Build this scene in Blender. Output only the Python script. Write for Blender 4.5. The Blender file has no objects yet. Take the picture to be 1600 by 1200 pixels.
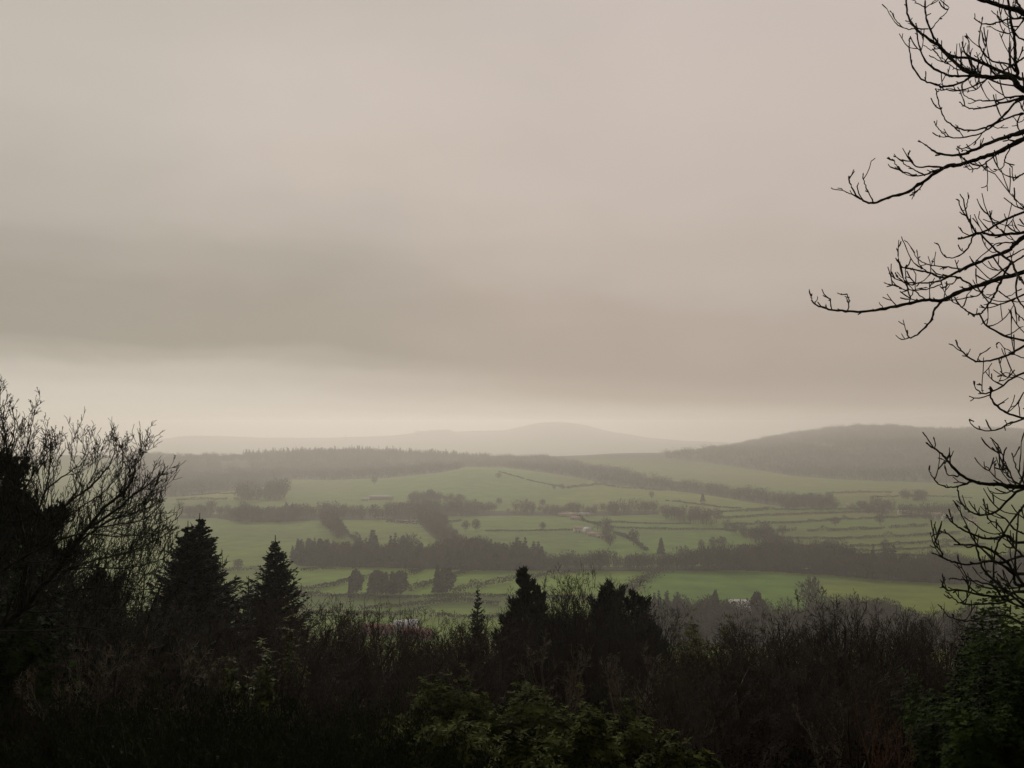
import bpy, math, random
import numpy as np
from mathutils import Vector
sc = bpy.context.scene
COL = sc.collection
R = math.radians
# ------------------------------------------------------------------ camera
TH = math.atan(60/1600)                       # camera tilted a little above level
cam = bpy.data.objects.new('camera', bpy.data.cameras.new('camera'))
COL.objects.link(cam); sc.camera = cam
cam.location = (0, 0, 0); cam.rotation_euler = (math.pi/2+TH, 0, 0)
cam.data.sensor_width = 36; cam.data.lens = 36
cam.data.clip_start = 0.1; cam.data.clip_end = 60000
# ------------------------------------------------------------------ sky
def s2l(c):
    return tuple(((v/255)/12.92 if v/255 <= .04045 else ((v/255+.055)/1.055)**2.4) for v in c)+(1,)
SUN_EL, SUN_AZ = 27, -9                        # ahead of the camera, a little to the right
w = bpy.data.worlds.new('World'); sc.world = w; w.use_nodes = True
nt = w.node_tree; N = nt.nodes; L = nt.links; N.clear()
def nd(t, **k):
    n = N.new(t)
    for a, b in k.items(): setattr(n, a, b)
    return n
def mth(op, a, b=None, c=None, clamp=False):
    n = nd('ShaderNodeMath', operation=op); n.use_clamp = clamp
    for i, v in enumerate((a, b, c)):
        if v is None: continue
        if isinstance(v, (int, float)): n.inputs[i].default_value = v
        else: L.new(v, n.inputs[i])
    return n.outputs[0]
out = nd('ShaderNodeOutputWorld'); bg = nd('ShaderNodeBackground'); bg2 = nd('ShaderNodeBackground')
add = nd('ShaderNodeAddShader')
sky = nd('ShaderNodeTexSky', sky_type='NISHITA'); sky.sun_disc = False
sky.sun_elevation = R(SUN_EL); sky.sun_rotation = R(SUN_AZ)
L.new(sky.outputs[0], bg.inputs[0]); bg.inputs[1].default_value = 0.0015   # what little gets through the cloud
tc = nd('ShaderNodeTexCoord'); sep = nd('ShaderNodeSeparateXYZ'); L.new(tc.outputs['Generated'], sep.inputs[0])
X, Yd, Z = sep.outputs
mp = nd('ShaderNodeMapping'); mp.inputs['Scale'].default_value = (1.6, 1.6, 7); L.new(tc.outputs['Generated'], mp.inputs[0])
mp.inputs['Location'].default_value = (3.1, 0.4, 1.3)
nz = nd('ShaderNodeTexNoise'); nz.inputs['Scale'].default_value = 1.5; nz.inputs['Detail'].default_value = 4
nz.inputs['Roughness'].default_value = .45; L.new(mp.outputs[0], nz.inputs['Vector'])
mp2 = nd('ShaderNodeMapping'); mp2.inputs['Scale'].default_value = (2.2, 2.2, 4.5); L.new(tc.outputs['Generated'], mp2.inputs[0])
mp2.inputs['Location'].default_value = (0.7, 5.2, 0.2)
nz2 = nd('ShaderNodeTexNoise'); nz2.inputs['Scale'].default_value = 1.3; nz2.inputs['Detail'].default_value = 3
nz2.inputs['Roughness'].default_value = .5; nz2.inputs['Distortion'].default_value = .6; L.new(mp2.outputs[0], nz2.inputs['Vector'])
mp3 = nd('ShaderNodeMapping'); mp3.inputs['Scale'].default_value = (4.5, 4.5, 16); L.new(tc.outputs['Generated'], mp3.inputs[0])
nz3 = nd('ShaderNodeTexNoise'); nz3.inputs['Scale'].default_value = 1.6; nz3.inputs['Detail'].default_value = 6
nz3.inputs['Roughness'].default_value = .55; nz3.inputs['Distortion'].default_value = .4; L.new(mp3.outputs[0], nz3.inputs['Vector'])
warp = mth('ADD', mth('MULTIPLY', mth('SUBTRACT', nz.outputs[0], .5), .08), mth('MULTIPLY', mth('SUBTRACT', nz3.outputs[0], .5), .06))
tiltx = mth('MULTIPLY', X, 0.035)
amp = mth('MULTIPLY', Z, 11, clamp=True)
zz = mth('ADD', mth('ADD', Z, tiltx), mth('MULTIPLY', warp, amp))
zs = mth('MULTIPLY', zz, 2.0, clamp=True)
def ramp(stops):
    r = nd('ShaderNodeValToRGB'); r.color_ramp.interpolation = 'EASE'
    e = r.color_ramp.elements
    while len(e) > 1: e.remove(e[0])
    for i, (p, c) in enumerate(stops):
        q = e[0] if i == 0 else e.new(min(1, p*2))
        q.position = min(1, p*2); q.color = s2l(c)
    L.new(zs, r.inputs[0]); return r
SKY_L = [(0, (205, 197, 184)), (.014, (202, 194, 182)), (.034, (191, 183, 171)), (.052, (172, 164, 151)), (.070, (159, 151, 138)),
         (.095, (160, 152, 139)), (.13, (168, 160, 148)), (.19, (182, 173, 162)), (.28, (193, 184, 173)), (.40, (190, 181, 171)), (.5, (168, 161, 153))]
SKY_R = [(0, (204, 192, 178)), (.010, (196, 184, 171)), (.034, (176, 163, 151)), (.060, (170, 157, 145)), (.10, (176, 162, 150)),
         (.16, (187, 173, 162)), (.23, (196, 182, 172)), (.31, (200, 187, 178)), (.40, (198, 186, 178)), (.5, (172, 164, 157))]
rl, rr_ = ramp(SKY_L), ramp(SKY_R)
mr = nd('ShaderNodeMapRange'); mr.interpolation_type = 'SMOOTHSTEP'
mr.inputs[1].default_value = -.38; mr.inputs[2].default_value = .12
L.new(mth('ADD', X, mth('MULTIPLY', mth('SUBTRACT', nz2.outputs[0], .5), .5)), mr.inputs[0])
mx = nd('ShaderNodeMix', data_type='RGBA'); L.new(mr.outputs[0], mx.inputs[0]); L.new(rl.outputs[0], mx.inputs[6]); L.new(rr_.outputs[0], mx.inputs[7])
# sky dimmed out of view behind the camera to darken the foreground; soft mottling
back = nd('ShaderNodeMapRange'); back.interpolation_type = 'SMOOTHSTEP'
back.inputs[1].default_value = -.3; back.inputs[2].default_value = .75; back.inputs[3].default_value = .35; back.inputs[4].default_value = 1
L.new(Yd, back.inputs[0])
mott = mth('ADD', mth('MULTIPLY', mth('SUBTRACT', nz2.outputs[0], .5), .14), .985)
L.new(mx.outputs[2], bg2.inputs[0]); L.new(mth('MULTIPLY', back.outputs[0], mott), bg2.inputs[1])
L.new(bg.outputs[0], add.inputs[0]); L.new(bg2.outputs[0], add.inputs[1]); L.new(add.outputs[0], out.inputs[0])
# ------------------------------------------------------------------ sun behind cloud
sd = bpy.data.lights.new('sun', 'SUN'); sd.energy = 1.5; sd.angle = R(25); sd.color = (1, .925, .84)
so = bpy.data.objects.new('sun', sd); COL.objects.link(so)
v = Vector((math.sin(R(SUN_AZ))*math.cos(R(SUN_EL)), math.cos(R(SUN_AZ))*math.cos(R(SUN_EL)), math.sin(R(SUN_EL))))
so.rotation_euler = v.to_track_quat('Z', 'Y').to_euler()
sc.view_settings.view_transform = 'Standard'; sc.view_settings.look = 'None'
sc.view_settings.exposure = 0; sc.view_settings.gamma = 1
sc.render.engine = 'CYCLES'
sc.cycles.max_bounces = 5; sc.cycles.diffuse_bounces = 2; sc.cycles.glossy_bounces = 1
sc.cycles.volume_bounces = 2; sc.cycles.use_denoising = True
HAZE_DENSITY, HAZE_G = 1.85e-4, 0.57

# ------------------------------------------------------------------ numbers and noise
rng = np.random.default_rng(11)
def vnoise(x, y, s, seed=0):
    x = np.asarray(x, float)/s+seed*17.3; y = np.asarray(y, float)/s+seed*9.1
    xi, yi = np.floor(x), np.floor(y); fx, fy = x-xi, y-yi
    fx = fx*fx*(3-2*fx); fy = fy*fy*(3-2*fy)
    def h(a, b):
        t = np.sin(a*127.1+b*311.7+seed*74.7)*43758.5453; return t-np.floor(t)
    return (h(xi, yi)*(1-fx)+h(xi+1, yi)*fx)*(1-fy)+(h(xi, yi+1)*(1-fx)+h(xi+1, yi+1)*fx)*fy
# ------------------------------------------------------------------ terrain
# each row: distance, then ground level seen as (horizontal place, level line) pairs -> heights in metres
def row(Y, pairs):
    px = np.array([p[0] for p in pairs], float); py = np.array([p[1] for p in pairs], float)
    return Y, (px-800)/1600, (660-py)/1600*Y
ROWS = [
 (0, np.array([-1., 1]), np.array([-151., -151])),
 (1300, np.array([-1., 1]), np.array([-151., -151])),
 (1900, np.array([-1., -.2, 0, .3, 1]), np.array([-150., -149, -148, -150, -150])),
 row(2700, [(-400, 752), (300, 752), (500, 750), (620, 742), (760, 734), (900, 738), (1050, 747), (1200, 752), (1400, 752), (2000, 752)]),
 row(3150, [(-400, 745), (300, 741), (500, 738), (620, 735), (760, 730), (900, 732), (1050, 735), (1200, 738), (1400, 738), (2000, 738)]),
 row(3750, [(-400, 712), (270, 713), (400, 713), (500, 708), (600, 708), (700, 715), (850, 715), (950, 710), (1050, 710), (1150, 710), (1200, 708), (1300, 703), (1400, 700), (1600, 702), (2000, 702)]),
 row(6500, [(-400, 720), (600, 722), (900, 716), (1050, 708), (1120, 701), (1160, 693), (1200, 684), (1250, 676), (1300, 668), (1350, 663), (1400, 666), (1470, 670), (1540, 669), (1620, 675), (1800, 680), (2000, 690)]),
 row(8300, [(-400, 712), (900, 712), (1200, 700), (2000, 700)]),
 row(12000, [(-400, 700), (100, 697), (210, 692), (250, 686), (290, 680.5), (340, 681), (420, 684), (520, 684), (600, 681), (660, 675), (720, 674), (790, 672), (815, 666), (845, 659), (880, 659), (915, 664), (950, 674), (1010, 683), (1080, 689), (1200, 693), (2000, 695)]),
 row(15500, [(-400, 698), (2000, 698)]),
]
RY = np.array([r[0] for r in ROWS])
def H(x, y):
    x = np.asarray(x, float); y = np.asarray(y, float)
    x, y = np.broadcast_arrays(x, y)
    yc = np.clip(y, 1, 15499); u = np.clip(x/np.maximum(yc, 400), -1, 1)
    zr = np.stack([np.interp(u, r[1], r[2]) for r in ROWS])
    # smooth corners of the pairs sideways
    du = .008
    zr = (zr*2+np.stack([np.interp(u-du, r[1], r[2]) for r in ROWS])+np.stack([np.interp(u+du, r[1], r[2]) for r in ROWS]))/4
    i = np.clip(np.searchsorted(RY, yc, side='right')-1, 0, len(RY)-2)
    t = (yc-RY[i])/(RY[i+1]-RY[i]); t = np.clip(t, 0, 1); ts = t*t*(3-2*t)*.6+t*.4
    z0 = np.take_along_axis(zr, i[None], 0)[0]; z1 = np.take_along_axis(zr, (i+1)[None], 0)[0]
    zv = z0*(1-ts)+z1*ts
    far = np.clip((yc-600)/600, 0, 1)
    zv = zv+far*((vnoise(x, y, 420, 1)-.5)*7+(vnoise(x, y, 160, 2)-.5)*2)+np.clip((yc-2600)/1500, 0, 1)*(vnoise(x, y, 300, 5)-.5)*9
    slope = np.where(y > 0, -1.7-.29*y, -1.7-.05*y)
    slope = slope+(vnoise(x, y, 14, 3)-.5)*1.4*np.clip(y/12, 0, 1)
    k = 12.
    m = np.maximum(slope, zv)
    return m+np.log(np.exp((slope-m)/k)+np.exp((zv-m)/k))*k*np.clip((y-150)/150, 0, 1)
def ray(px, py):
    cx = (px-800)/1600; cy = (600-py)/1600
    return np.array([cx, math.cos(TH)-cy*math.sin(TH), math.sin(TH)+cy*math.cos(TH)])
def W(px, py, Y):
    d = ray(px, py); return d*(Y/d[1])
def proj(x, y, z):
    f = y*math.cos(TH)+z*math.sin(TH); up = -y*math.sin(TH)+z*math.cos(TH)
    return 800+1600*x/f, 600-1600*up/f
YS = np.geomspace(480, 14000, 2600)
def hit(px, py):
    d = ray(px, py); x = d[0]/d[1]*YS; z = d[2]/d[1]*YS
    g = z-H(x, YS)
    k = np.nonzero(g < 0)[0]
    if len(k) == 0: Y = 5000.
    elif k[0] == 0: Y = YS[0]
    else:
        a = k[0]; t = g[a-1]/(g[a-1]-g[a]); Y = YS[a-1]+t*(YS[a]-YS[a-1])
    x = d[0]/d[1]*Y
    return np.array([x, Y, float(H(x, Y))])
def inpoly(px, py, poly):
    r = np.zeros(px.shape, bool); n = len(poly)
    for i in range(n):
        x1, y1 = poly[i]; x2, y2 = poly[(i+1) % n]
        if y1 == y2: continue
        c = ((y1 > py) != (y2 > py)) & (px < (x2-x1)*(py-y1)/(y2-y1)+x1)
        r ^= c
    return r

# ------------------------------------------------------------------ materials
MATS = {}
def mat(name, col, rough=.9, var=.35, scale=3., col2=None, spec=.2, bump=0, attr=False, transl=0):
    if name in MATS: return MATS[name]
    m = bpy.data.materials.new(name); m.use_nodes = True; n = m.node_tree; b = n.nodes['Principled BSDF']
    b.inputs['Roughness'].default_value = rough; b.inputs['Specular IOR Level'].default_value = spec
    t = n.nodes.new('ShaderNodeTexCoord'); no = n.nodes.new('ShaderNodeTexNoise')
    no.inputs['Scale'].default_value = scale; no.inputs['Detail'].default_value = 5
    n.links.new(t.outputs['Object'], no.inputs['Vector'])
    r = n.nodes.new('ShaderNodeValToRGB'); c2 = col2 or tuple(c*(1+var) for c in col); c1 = tuple(c*(1-var) for c in col)
    r.color_ramp.elements[0].position = .32; r.color_ramp.elements[1].position = .68
    r.color_ramp.elements[0].color = c1+(1,); r.color_ramp.elements[1].color = c2+(1,)
    n.links.new(no.outputs[0], r.inputs[0]); n.links.new(r.outputs[0], b.inputs['Base Color'])
    if bump:
        bp = n.nodes.new('ShaderNodeBump'); bp.inputs['Strength'].default_value = bump
        n.links.new(no.outputs[0], bp.inputs['Height']); n.links.new(bp.outputs[0], b.inputs['Normal'])
    MATS[name] = m; return m
BARK = mat('bark', (.022, .018, .011), .85, .7, 9, col2=(.045, .046, .024), bump=.5)
BARK2 = mat('wet_brown_twigs', (.038, .024, .014), .8, .5, .7)
PALEBARK = mat('lit_pale_bark', (.15, .12, .08), .8, .6, 4)  # pale bark, lightened further so branches look lit
OLIVEBARK = mat('lit_olive_bark', (.045, .042, .018), .85, .6, 3)  # olive tone stands in for lit twigs on some thicket shrubs
FIR = mat('fir_needles', (.012, .018, .010), .8, .5, 1.2)
CYP = mat('cypress_sprays', (.020, .026, .010), .8, .5, 1.2)
RHODO = mat('rhododendron_leaf', (.075, .088, .022), .8, .7, 2.2, spec=.03)
IVY = mat('ivy_leaf', (.021, .038, .005), .8, .8, 2.5, spec=.03)
GORSE = mat('gorse_spines', (.022, .028, .008), .9, .5, 1.5)
YELLOWLEAF = mat('yellow_green_leaf', (.085, .095, .010), .8, .5, 1.5)
BRAMBLE = mat('bramble_leaf', (.012, .011, .006), .95, .8, .6, spec=.0)
FARWOOD = mat('winter_wood', (.042, .029, .021), .95, .65, .05)
FARWOOD2 = mat('pale_winter_wood', (.066, .053, .036), .95, .5, .05)
FARCON = mat('distant_conifer', (.018, .022, .014), .95, .5, .08)
HEDGE = mat('winter_hedge', (.030, .028, .016), .95, .4, .1)
def wallmat(nm, c): return mat(nm, c, .85, .12, .5)
WHITEW, STONEW, REDW = wallmat('whitewashed_wall', (.78, .74, .68)), wallmat('rendered_wall', (.52, .45, .38)), wallmat('red_sheeting', (.20, .035, .03))
SLATE, PALEROOF, REDROOF = wallmat('slate_roof', (.10, .095, .095)), wallmat('pale_metal_roof', (.62, .62, .64)), wallmat('red_metal_roof', (.22, .045, .035))
TERRA = wallmat('pinkish_tiled_roof', (.46, .34, .28))
DARKGLASS = mat('dark_window', (.02, .022, .025), .2, .2, 1, spec=.5)

# ------------------------------------------------------------------ mesh helpers
class MB:
    def __init__(s): s.V = []; s.F = []; s.n = 0
    def add(s, V, F):
        s.V.append(np.asarray(V, float)); s.F.append(np.asarray(F, np.int64)+s.n); s.n += len(V)
    def mesh(s, name, mats):
        V = np.concatenate(s.V); m = bpy.data.meshes.new(name)
        m.vertices.add(len(V)); m.vertices.foreach_set('co', V.ravel())
        tot = np.concatenate([np.full(len(f), f.shape[1]) for f in s.F]); lv = np.concatenate([f.ravel() for f in s.F])
        m.loops.add(len(lv)); m.loops.foreach_set('vertex_index', lv)
        m.polygons.add(len(tot)); st = np.concatenate([[0], np.cumsum(tot)[:-1]])
        m.polygons.foreach_set('loop_start', st); m.polygons.foreach_set('loop_total', tot)
        m.update(calc_edges=True); m.materials.append(mats); return m
def link(name, me, parent=None, loc=(0, 0, 0), rz=0, s=1, **tags):
    o = bpy.data.objects.new(name, me); COL.objects.link(o); o.location = tuple(loc); o.rotation_euler.z = rz
    o.scale = (s, s, s) if not isinstance(s, tuple) else s
    if parent: o.parent = parent
    for k, v_ in tags.items(): o[k] = v_
    return o
def nrm(a): return a/np.maximum(np.linalg.norm(a, axis=-1, keepdims=True), 1e-9)
def tube(mb, P, r, k=3):
    P = np.asarray(P, float); r = np.asarray(r, float); n = len(P)
    T = np.empty_like(P); T[1:-1] = P[2:]-P[:-2]; T[0] = P[1]-P[0]; T[-1] = P[-1]-P[-2]; T = nrm(T)
    m = T.mean(0); ref = np.array([0, 0, 1.]) if abs(m[2]) < .75*np.linalg.norm(m)+1e-9 else np.array([1., .2, 0])
    A = nrm(np.cross(T, ref)); B = np.cross(T, A)
    a = np.arange(k)*2*math.pi/k
    V = P[:, None]+r[:, None, None]*(np.cos(a)[None, :, None]*A[:, None]+np.sin(a)[None, :, None]*B[:, None])
    i = np.arange(n-1)[:, None]*k; j = np.arange(k)[None]; j2 = (j+1) % k
    F = np.stack([i+j, i+j2, i+k+j2, i+k+j], -1).reshape(-1, 4)
    mb.add(V.reshape(-1, 3), F)
def slivers(mb, P, D, ln, wd, g):
    """many thin pointed leaves: rhombs from P along D"""
    P = np.asarray(P); D = nrm(D); n = len(P)
    S = nrm(np.cross(D, g.normal(size=(n, 3)))); ln = np.broadcast_to(ln, n)[:, None]; wd = np.broadcast_to(wd, n)[:, None]
    mid = P+D*ln*.5
    V = np.stack([P, mid+S*wd*.5, P+D*ln, mid-S*wd*.5], 1).reshape(-1, 3)
    mb.add(V, np.arange(n*4).reshape(-1, 4))
def grow(mb, p, d, ln, r, lvl, g, up=.25, wob=.18, kids=5, ang=.75, seg=.35, ratio=.55, rmin=.004, knob=0, k=3, start=.2):
    n = max(3, int(ln/seg)+1); P = [p]; D = [d]; st = ln/(n-1)
    for i in range(n-1):
        d = d+np.array([0, 0, up*st/max(ln, .3)*2])+g.normal(size=3)*wob*math.sqrt(st/max(ln, .1)*2)
        d = d/np.linalg.norm(d); p = p+d*st; P.append(p); D.append(d)
    P = np.array(P); t = np.linspace(0, 1, n); rad = np.maximum(r*(1-.72*t), rmin)
    if knob:
        rad = rad*(1+knob*(g.random(n) < .5)*g.random(n)); rad[-1] = rad[-2]*.9
    tube(mb, P, rad, k if lvl > 0 else 3)
    if lvl <= 0: return
    for c in range(kids):
        tt = start+(1-start)*(c+g.random())/kids; i = min(n-1, int(tt*(n-1)+.5))
        q = g.normal(size=3); q = q-D[i]*q.dot(D[i]); q /= np.linalg.norm(q)+1e-9
        a = ang*(.7+.6*g.random()); nd_ = D[i]*math.cos(a)+q*math.sin(a)
        grow(mb, P[i], nd_, ln*ratio*(.6+.7*g.random())*(1.15-.55*tt), max(rad[i]*.6, rmin), lvl-1, g, up, wob, kids, ang, seg, ratio, rmin, knob, k, start)

# ------------------------------------------------------------------ ground sheet
def poly(s): return [tuple(float(a) for a in q.split(',')) for q in s.split()]
# woods: footprints
WOODS = {
 'valley': poly('452,876 480,866 520,870 560,868 600,866 640,872 665,882 700,872 740,868 790,876 850,884 930,886 1010,886 1100,884 1200,880 1300,886 1400,890 1480,892 1640,896 1640,918 1480,912 1400,908 1290,898 1160,891 1000,892 760,891 640,888 560,886 470,884'),
 'near': poly('985,962 1040,958 1090,962 1150,968 1250,966 1330,964 1420,972 1480,976 1560,980 1560,1020 1400,1012 1200,1012 1100,1008 1000,1010'),
 'belt': poly('280,806 330,803 420,806 470,804 530,802 600,800 640,797 700,797 800,799 900,800 1000,798 1030,799 1030,804 940,806 800,806 700,807 640,812 590,812 530,812 470,814 430,816 370,815 340,810 280,810'),
 'diag': poly('652,804 682,804 694,822 716,840 742,858 770,872 735,874 700,856 672,836 656,820'),
 'ridge': poly('200,714 270,714 400,714 500,709 600,709 700,716 850,716 930,730 980,742 1050,752 1100,762 1160,772 1230,780 1290,784 1310,790 1240,793 1180,786 1120,776 1060,768 1000,762 950,756 900,746 850,738 790,731 730,730 690,738 600,747 520,750 450,749 420,760 300,775 200,780'),
 'hill': poly('1040,712 1120,704 1160,696 1200,686 1250,678 1300,671 1350,667 1400,669 1470,673 1560,672 1700,680 1700,756 1500,756 1400,752 1330,750 1240,744 1180,734 1100,722 1040,716'),
}
FIELD = {  # tint, outline
 'a': ((0.103, 0.158, 0.014), '930,742 1000,752 1080,764 1160,778 1200,790 1120,796 1000,798 900,798 820,790 900,770'),
 'b': ((0.076, 0.149, 0.013), '540,740 640,732 760,728 860,740 880,768 760,786 640,780 560,768'),
 'c': ((0.090, 0.151, 0.011), '530,812 640,812 700,850 660,872 560,850'),
 'd': ((0.074, 0.141, 0.011), '690,804 900,800 960,815 980,850 860,860 760,850'),
 'd2': ((0.063, 0.124, 0.010), '760,832 905,829 975,845 990,870 860,870 800,866'),
 'e': ((0.074, 0.149, 0.010), '940,815 1150,820 1200,850 1180,872 980,872 900,850'),
 'f': ((0.090, 0.171, 0.007), '440,890 700,890 760,895 1010,893 980,925 700,930 420,930'),
 'g': ((0.059, 0.141, 0.008), '1010,893 1160,892 1270,902 1480,915 1480,965 1200,955 1000,935'),
 'h': ((0.094, 0.149, 0.009), '1265,905 1500,915 1500,970 1330,955 1290,935'),
 'i': ((0.122, 0.158, 0.013), '290,762 400,762 400,780 290,782'),
 'j': ((0.051, 0.095, 0.008), '460,928 800,930 800,950 460,950'),
 'k': ((0.078, 0.141, 0.009), '480,950 800,952 800,985 480,980'),
 'l': ((0.086, 0.116, 0.014), '1210,800 1500,800 1500,812 1210,812'),
 'l2': ((0.069, 0.120, 0.013), '1150,813 1500,805 1500,820 1150,824'),
 'm': ((0.071, 0.114, 0.012), '1180,825 1520,822 1520,845 1200,845'),
 'm2': ((0.086, 0.133, 0.013), '1200,846 1520,838 1520,875 1250,880'),
 'n': ((0.137, 0.190, 0.015), '348,724 380,723 384,731 350,733'),
 'o': ((0.088, 0.120, 0.013), '1080,735 1200,738 1260,745 1300,760 1250,765 1140,752'),
 'p': ((0.098, 0.122, 0.015), '1300,762 1480,762 1480,775 1400,782 1310,778'),
 'q': ((0.086, 0.147, 0.013), '300,810 520,812 540,846 460,852 440,880 340,900 290,880'),
}
def build_ground():
    Yr = list(np.geomspace(20, 720, 110)-120)
    y = Yr[-1]
    while y < 6700: y *= 1.0055; Yr.append(y)
    while y < 15500: y *= 1.02; Yr.append(y)
    Yr = np.array(Yr)
    U = np.concatenate([np.linspace(-.95, -.55, 30)[:-1], np.linspace(-.55, .55, 640), np.linspace(.55, .95, 30)[1:]])
    ny, nu = len(Yr), len(U)
    Yg = np.repeat(Yr[:, None], nu, 1); Xg = U[None]*(Yr[:, None]+150*np.exp(-np.maximum(Yr[:, None], 0)/300))
    Zg = H(Xg, Yg)
    V = np.stack([Xg, Yg, Zg], -1).reshape(-1, 3)
    i = np.arange(ny-1)[:, None]*nu; j = np.arange(nu-1)[None]
    F = np.stack([i+j, i+j+1, i+nu+j+1, i+nu+j], -1).reshape(-1, 4)
    # what grows where: pasture, wood floor, moor
    C = np.zeros((ny, nu, 3)); C[:] = (.080, .135, .012)
    n1 = vnoise(Xg, Yg, 260, 7)[..., None]; n2 = vnoise(Xg, Yg, 60, 8)[..., None]; n3 = vnoise(Xg, Yg*.4, 18, 9)[..., None]
    pxg, pyg = proj(Xg, np.maximum(Yg, 1), Zg); vis = (Yg > 480) & (Yg < 7300)
    for c, s in FIELD.values():
        C[vis & inpoly(pxg, pyg, poly(s))] = c
    C *= np.array((1.28, 1.12, .8)); C *= .78+.30*n1+.20*n2+.10*n3
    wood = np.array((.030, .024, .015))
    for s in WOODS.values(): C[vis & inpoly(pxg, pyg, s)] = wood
    t = np.clip((Yg-3300)/500, 0, 1)[..., None]*np.clip((9600-Yg)/1200, 0, 1)[..., None]
    C = C*(1-t)+t*(np.array((.044, .038, .026))*(.8+.4*n1))
    t = np.clip((Yg-9000)/1000, 0, 1)[..., None]
    C = C*(1-t)+t*np.array((.06, .075, .03))*(.5+n1*.9)
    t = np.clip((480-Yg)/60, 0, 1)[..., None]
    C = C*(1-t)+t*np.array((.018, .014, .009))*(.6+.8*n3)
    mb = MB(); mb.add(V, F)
    m = bpy.data.materials.new('pasture_and_soil'); m.use_nodes = True; n = m.node_tree; b = n.nodes['Principled BSDF']
    b.inputs['Roughness'].default_value = .95; b.inputs['Specular IOR Level'].default_value = .1
    at = n.nodes.new('ShaderNodeVertexColor'); at.layer_name = 'Col'
    tcn = n.nodes.new('ShaderNodeTexCoord'); no = n.nodes.new('ShaderNodeTexNoise'); no.inputs['Scale'].default_value = .035; no.inputs['Detail'].default_value = 8
    no.inputs['Roughness'].default_value = .65
    n.links.new(tcn.outputs['Object'], no.inputs['Vector'])
    mrn = n.nodes.new('ShaderNodeMapRange'); mrn.inputs[1].default_value = .3; mrn.inputs[2].default_value = .7; mrn.inputs[3].default_value = .72; mrn.inputs[4].default_value = 1.28
    n.links.new(no.outputs[0], mrn.inputs[0])
    vm = n.nodes.new('ShaderNodeVectorMath'); vm.operation = 'SCALE'
    n.links.new(at.outputs[0], vm.inputs[0]); n.links.new(mrn.outputs[0], vm.inputs['Scale']); n.links.new(vm.outputs[0], b.inputs['Base Color'])
    me = mb.mesh('ground', m)
    ca = me.color_attributes.new('Col', 'FLOAT_COLOR', 'POINT')
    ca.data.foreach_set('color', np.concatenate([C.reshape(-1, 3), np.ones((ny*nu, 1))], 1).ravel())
    me.polygons.foreach_set('use_smooth', np.ones(len(F), bool))
    link('ground', me, kind='structure')
build_ground()

# ------------------------------------------------------------------ distant trees (unit height shapes as raw arrays)
def far_bare(seed, n=150, w=.36):
    g = np.random.default_rng(seed); mb = MB()
    d = nrm(g.normal(size=(n, 3))); rr = g.random(n)**.4; P = d*rr[:, None]*np.array([w, w, .40])+np.array([0, 0, .58])
    lob = 1+.25*np.sin(d[:, 0]*5+seed)*np.cos(d[:, 1]*4+seed*2); P[:, :2] *= lob[:, None]
    D = nrm(P-np.array([0, 0, .15]))+g.normal(size=(n, 3))*.25
    slivers(mb, P, D, .14, .035, g)
    tube(mb, [[0, 0, 0], [0, 0, .3], [.02, 0, .6]], [.025, .02, .01])
    for k_ in range(5):
        a = g.random()*6.28; tube(mb, [[0, 0, .25], [math.cos(a)*.12, math.sin(a)*.12, .5], [math.cos(a)*.2, math.sin(a)*.2, .75]], [.015, .01, .005])
    return mb
def far_con(seed, tiers=11, m=9, w=.20, pw=.8):
    g = np.random.default_rng(seed); mb = MB(); P = []; D = []; ls = []
    for i in range(tiers):
        t = .08+.9*i/tiers; rad = w*(1-t)**pw+.01
        for j in range(m):
            a = g.random()*6.28; P.append((0, 0, t+.05+g.normal()*.015)); D.append((math.cos(a), math.sin(a), -.55+g.normal()*.12)); ls.append(rad*(.8+.4*g.random())*1.15)
    slivers(mb, np.array(P), np.array(D), np.array(ls), .09, g)
    tube(mb, [[0, 0, 0], [0, 0, .6], [0, 0, 1.0]], [.02, .03, .004])
    return mb
def far_round(seed, n=420, w=.30, flat=1.):
    g = np.random.default_rng(seed); mb = MB(); d = nrm(g.normal(size=(n, 3))); rr = g.random(n)**.3
    P = d*rr[:, None]*np.array([w, w, .44])+np.array([0, 0, .52])
    P[:, :2] *= (1.15-.45*(P[:, 2:3]))*(1+.2*np.sin(P[:, 2:3]*14+seed))
    slivers(mb, P, d+g.normal(size=(n, 3))*.6, .10, .075, g)
    tube(mb, [[0, 0, 0], [0, 0, .4], [0, 0, .8]], [.03, .02, .01])
    return mb
def arr(mb):
    V = np.concatenate(mb.V); q = []
    for f in mb.F: q.append(f if f.shape[1] == 4 else np.c_[f, f[:, -1:]])
    return V, np.concatenate(q)
def scatter(mb, tmpl, pos, hs, g, wid=1.):
    for V, F in tmpl: pass
    idx = g.integers(0, len(tmpl), len(pos))
    for k_, (V, F) in enumerate(tmpl):
        s = np.nonzero(idx == k_)[0]
        if len(s) == 0: continue
        a = g.random(len(s))*6.28; ca, sa = np.cos(a), np.sin(a); h = hs[s]; wv = h*wid*(.8+.4*g.random(len(s)))
        X_ = (V[None, :, 0]*ca[:, None]-V[None, :, 1]*sa[:, None])*wv[:, None]+pos[s, 0:1]
        Y_ = (V[None, :, 0]*sa[:, None]+V[None, :, 1]*ca[:, None])*wv[:, None]+pos[s, 1:2]
        Z_ = V[None, :, 2]*h[:, None]+pos[s, 2:3]
        FF = F[None]+(np.arange(len(s))*len(V))[:, None, None]
        mb.add(np.stack([X_, Y_, Z_], -1).reshape(-1, 3), FF.reshape(-1, F.shape[1]))
T_BARE = [arr(far_bare(i)) for i in range(4)]
T_BARE_S = [arr(far_bare(i+10, 46, .45)) for i in range(3)]
T_CON = [arr(far_con(i)) for i in range(3)]
T_CON_S = [arr(far_con(i+5, 6, 5, .24)) for i in range(2)]
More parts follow.
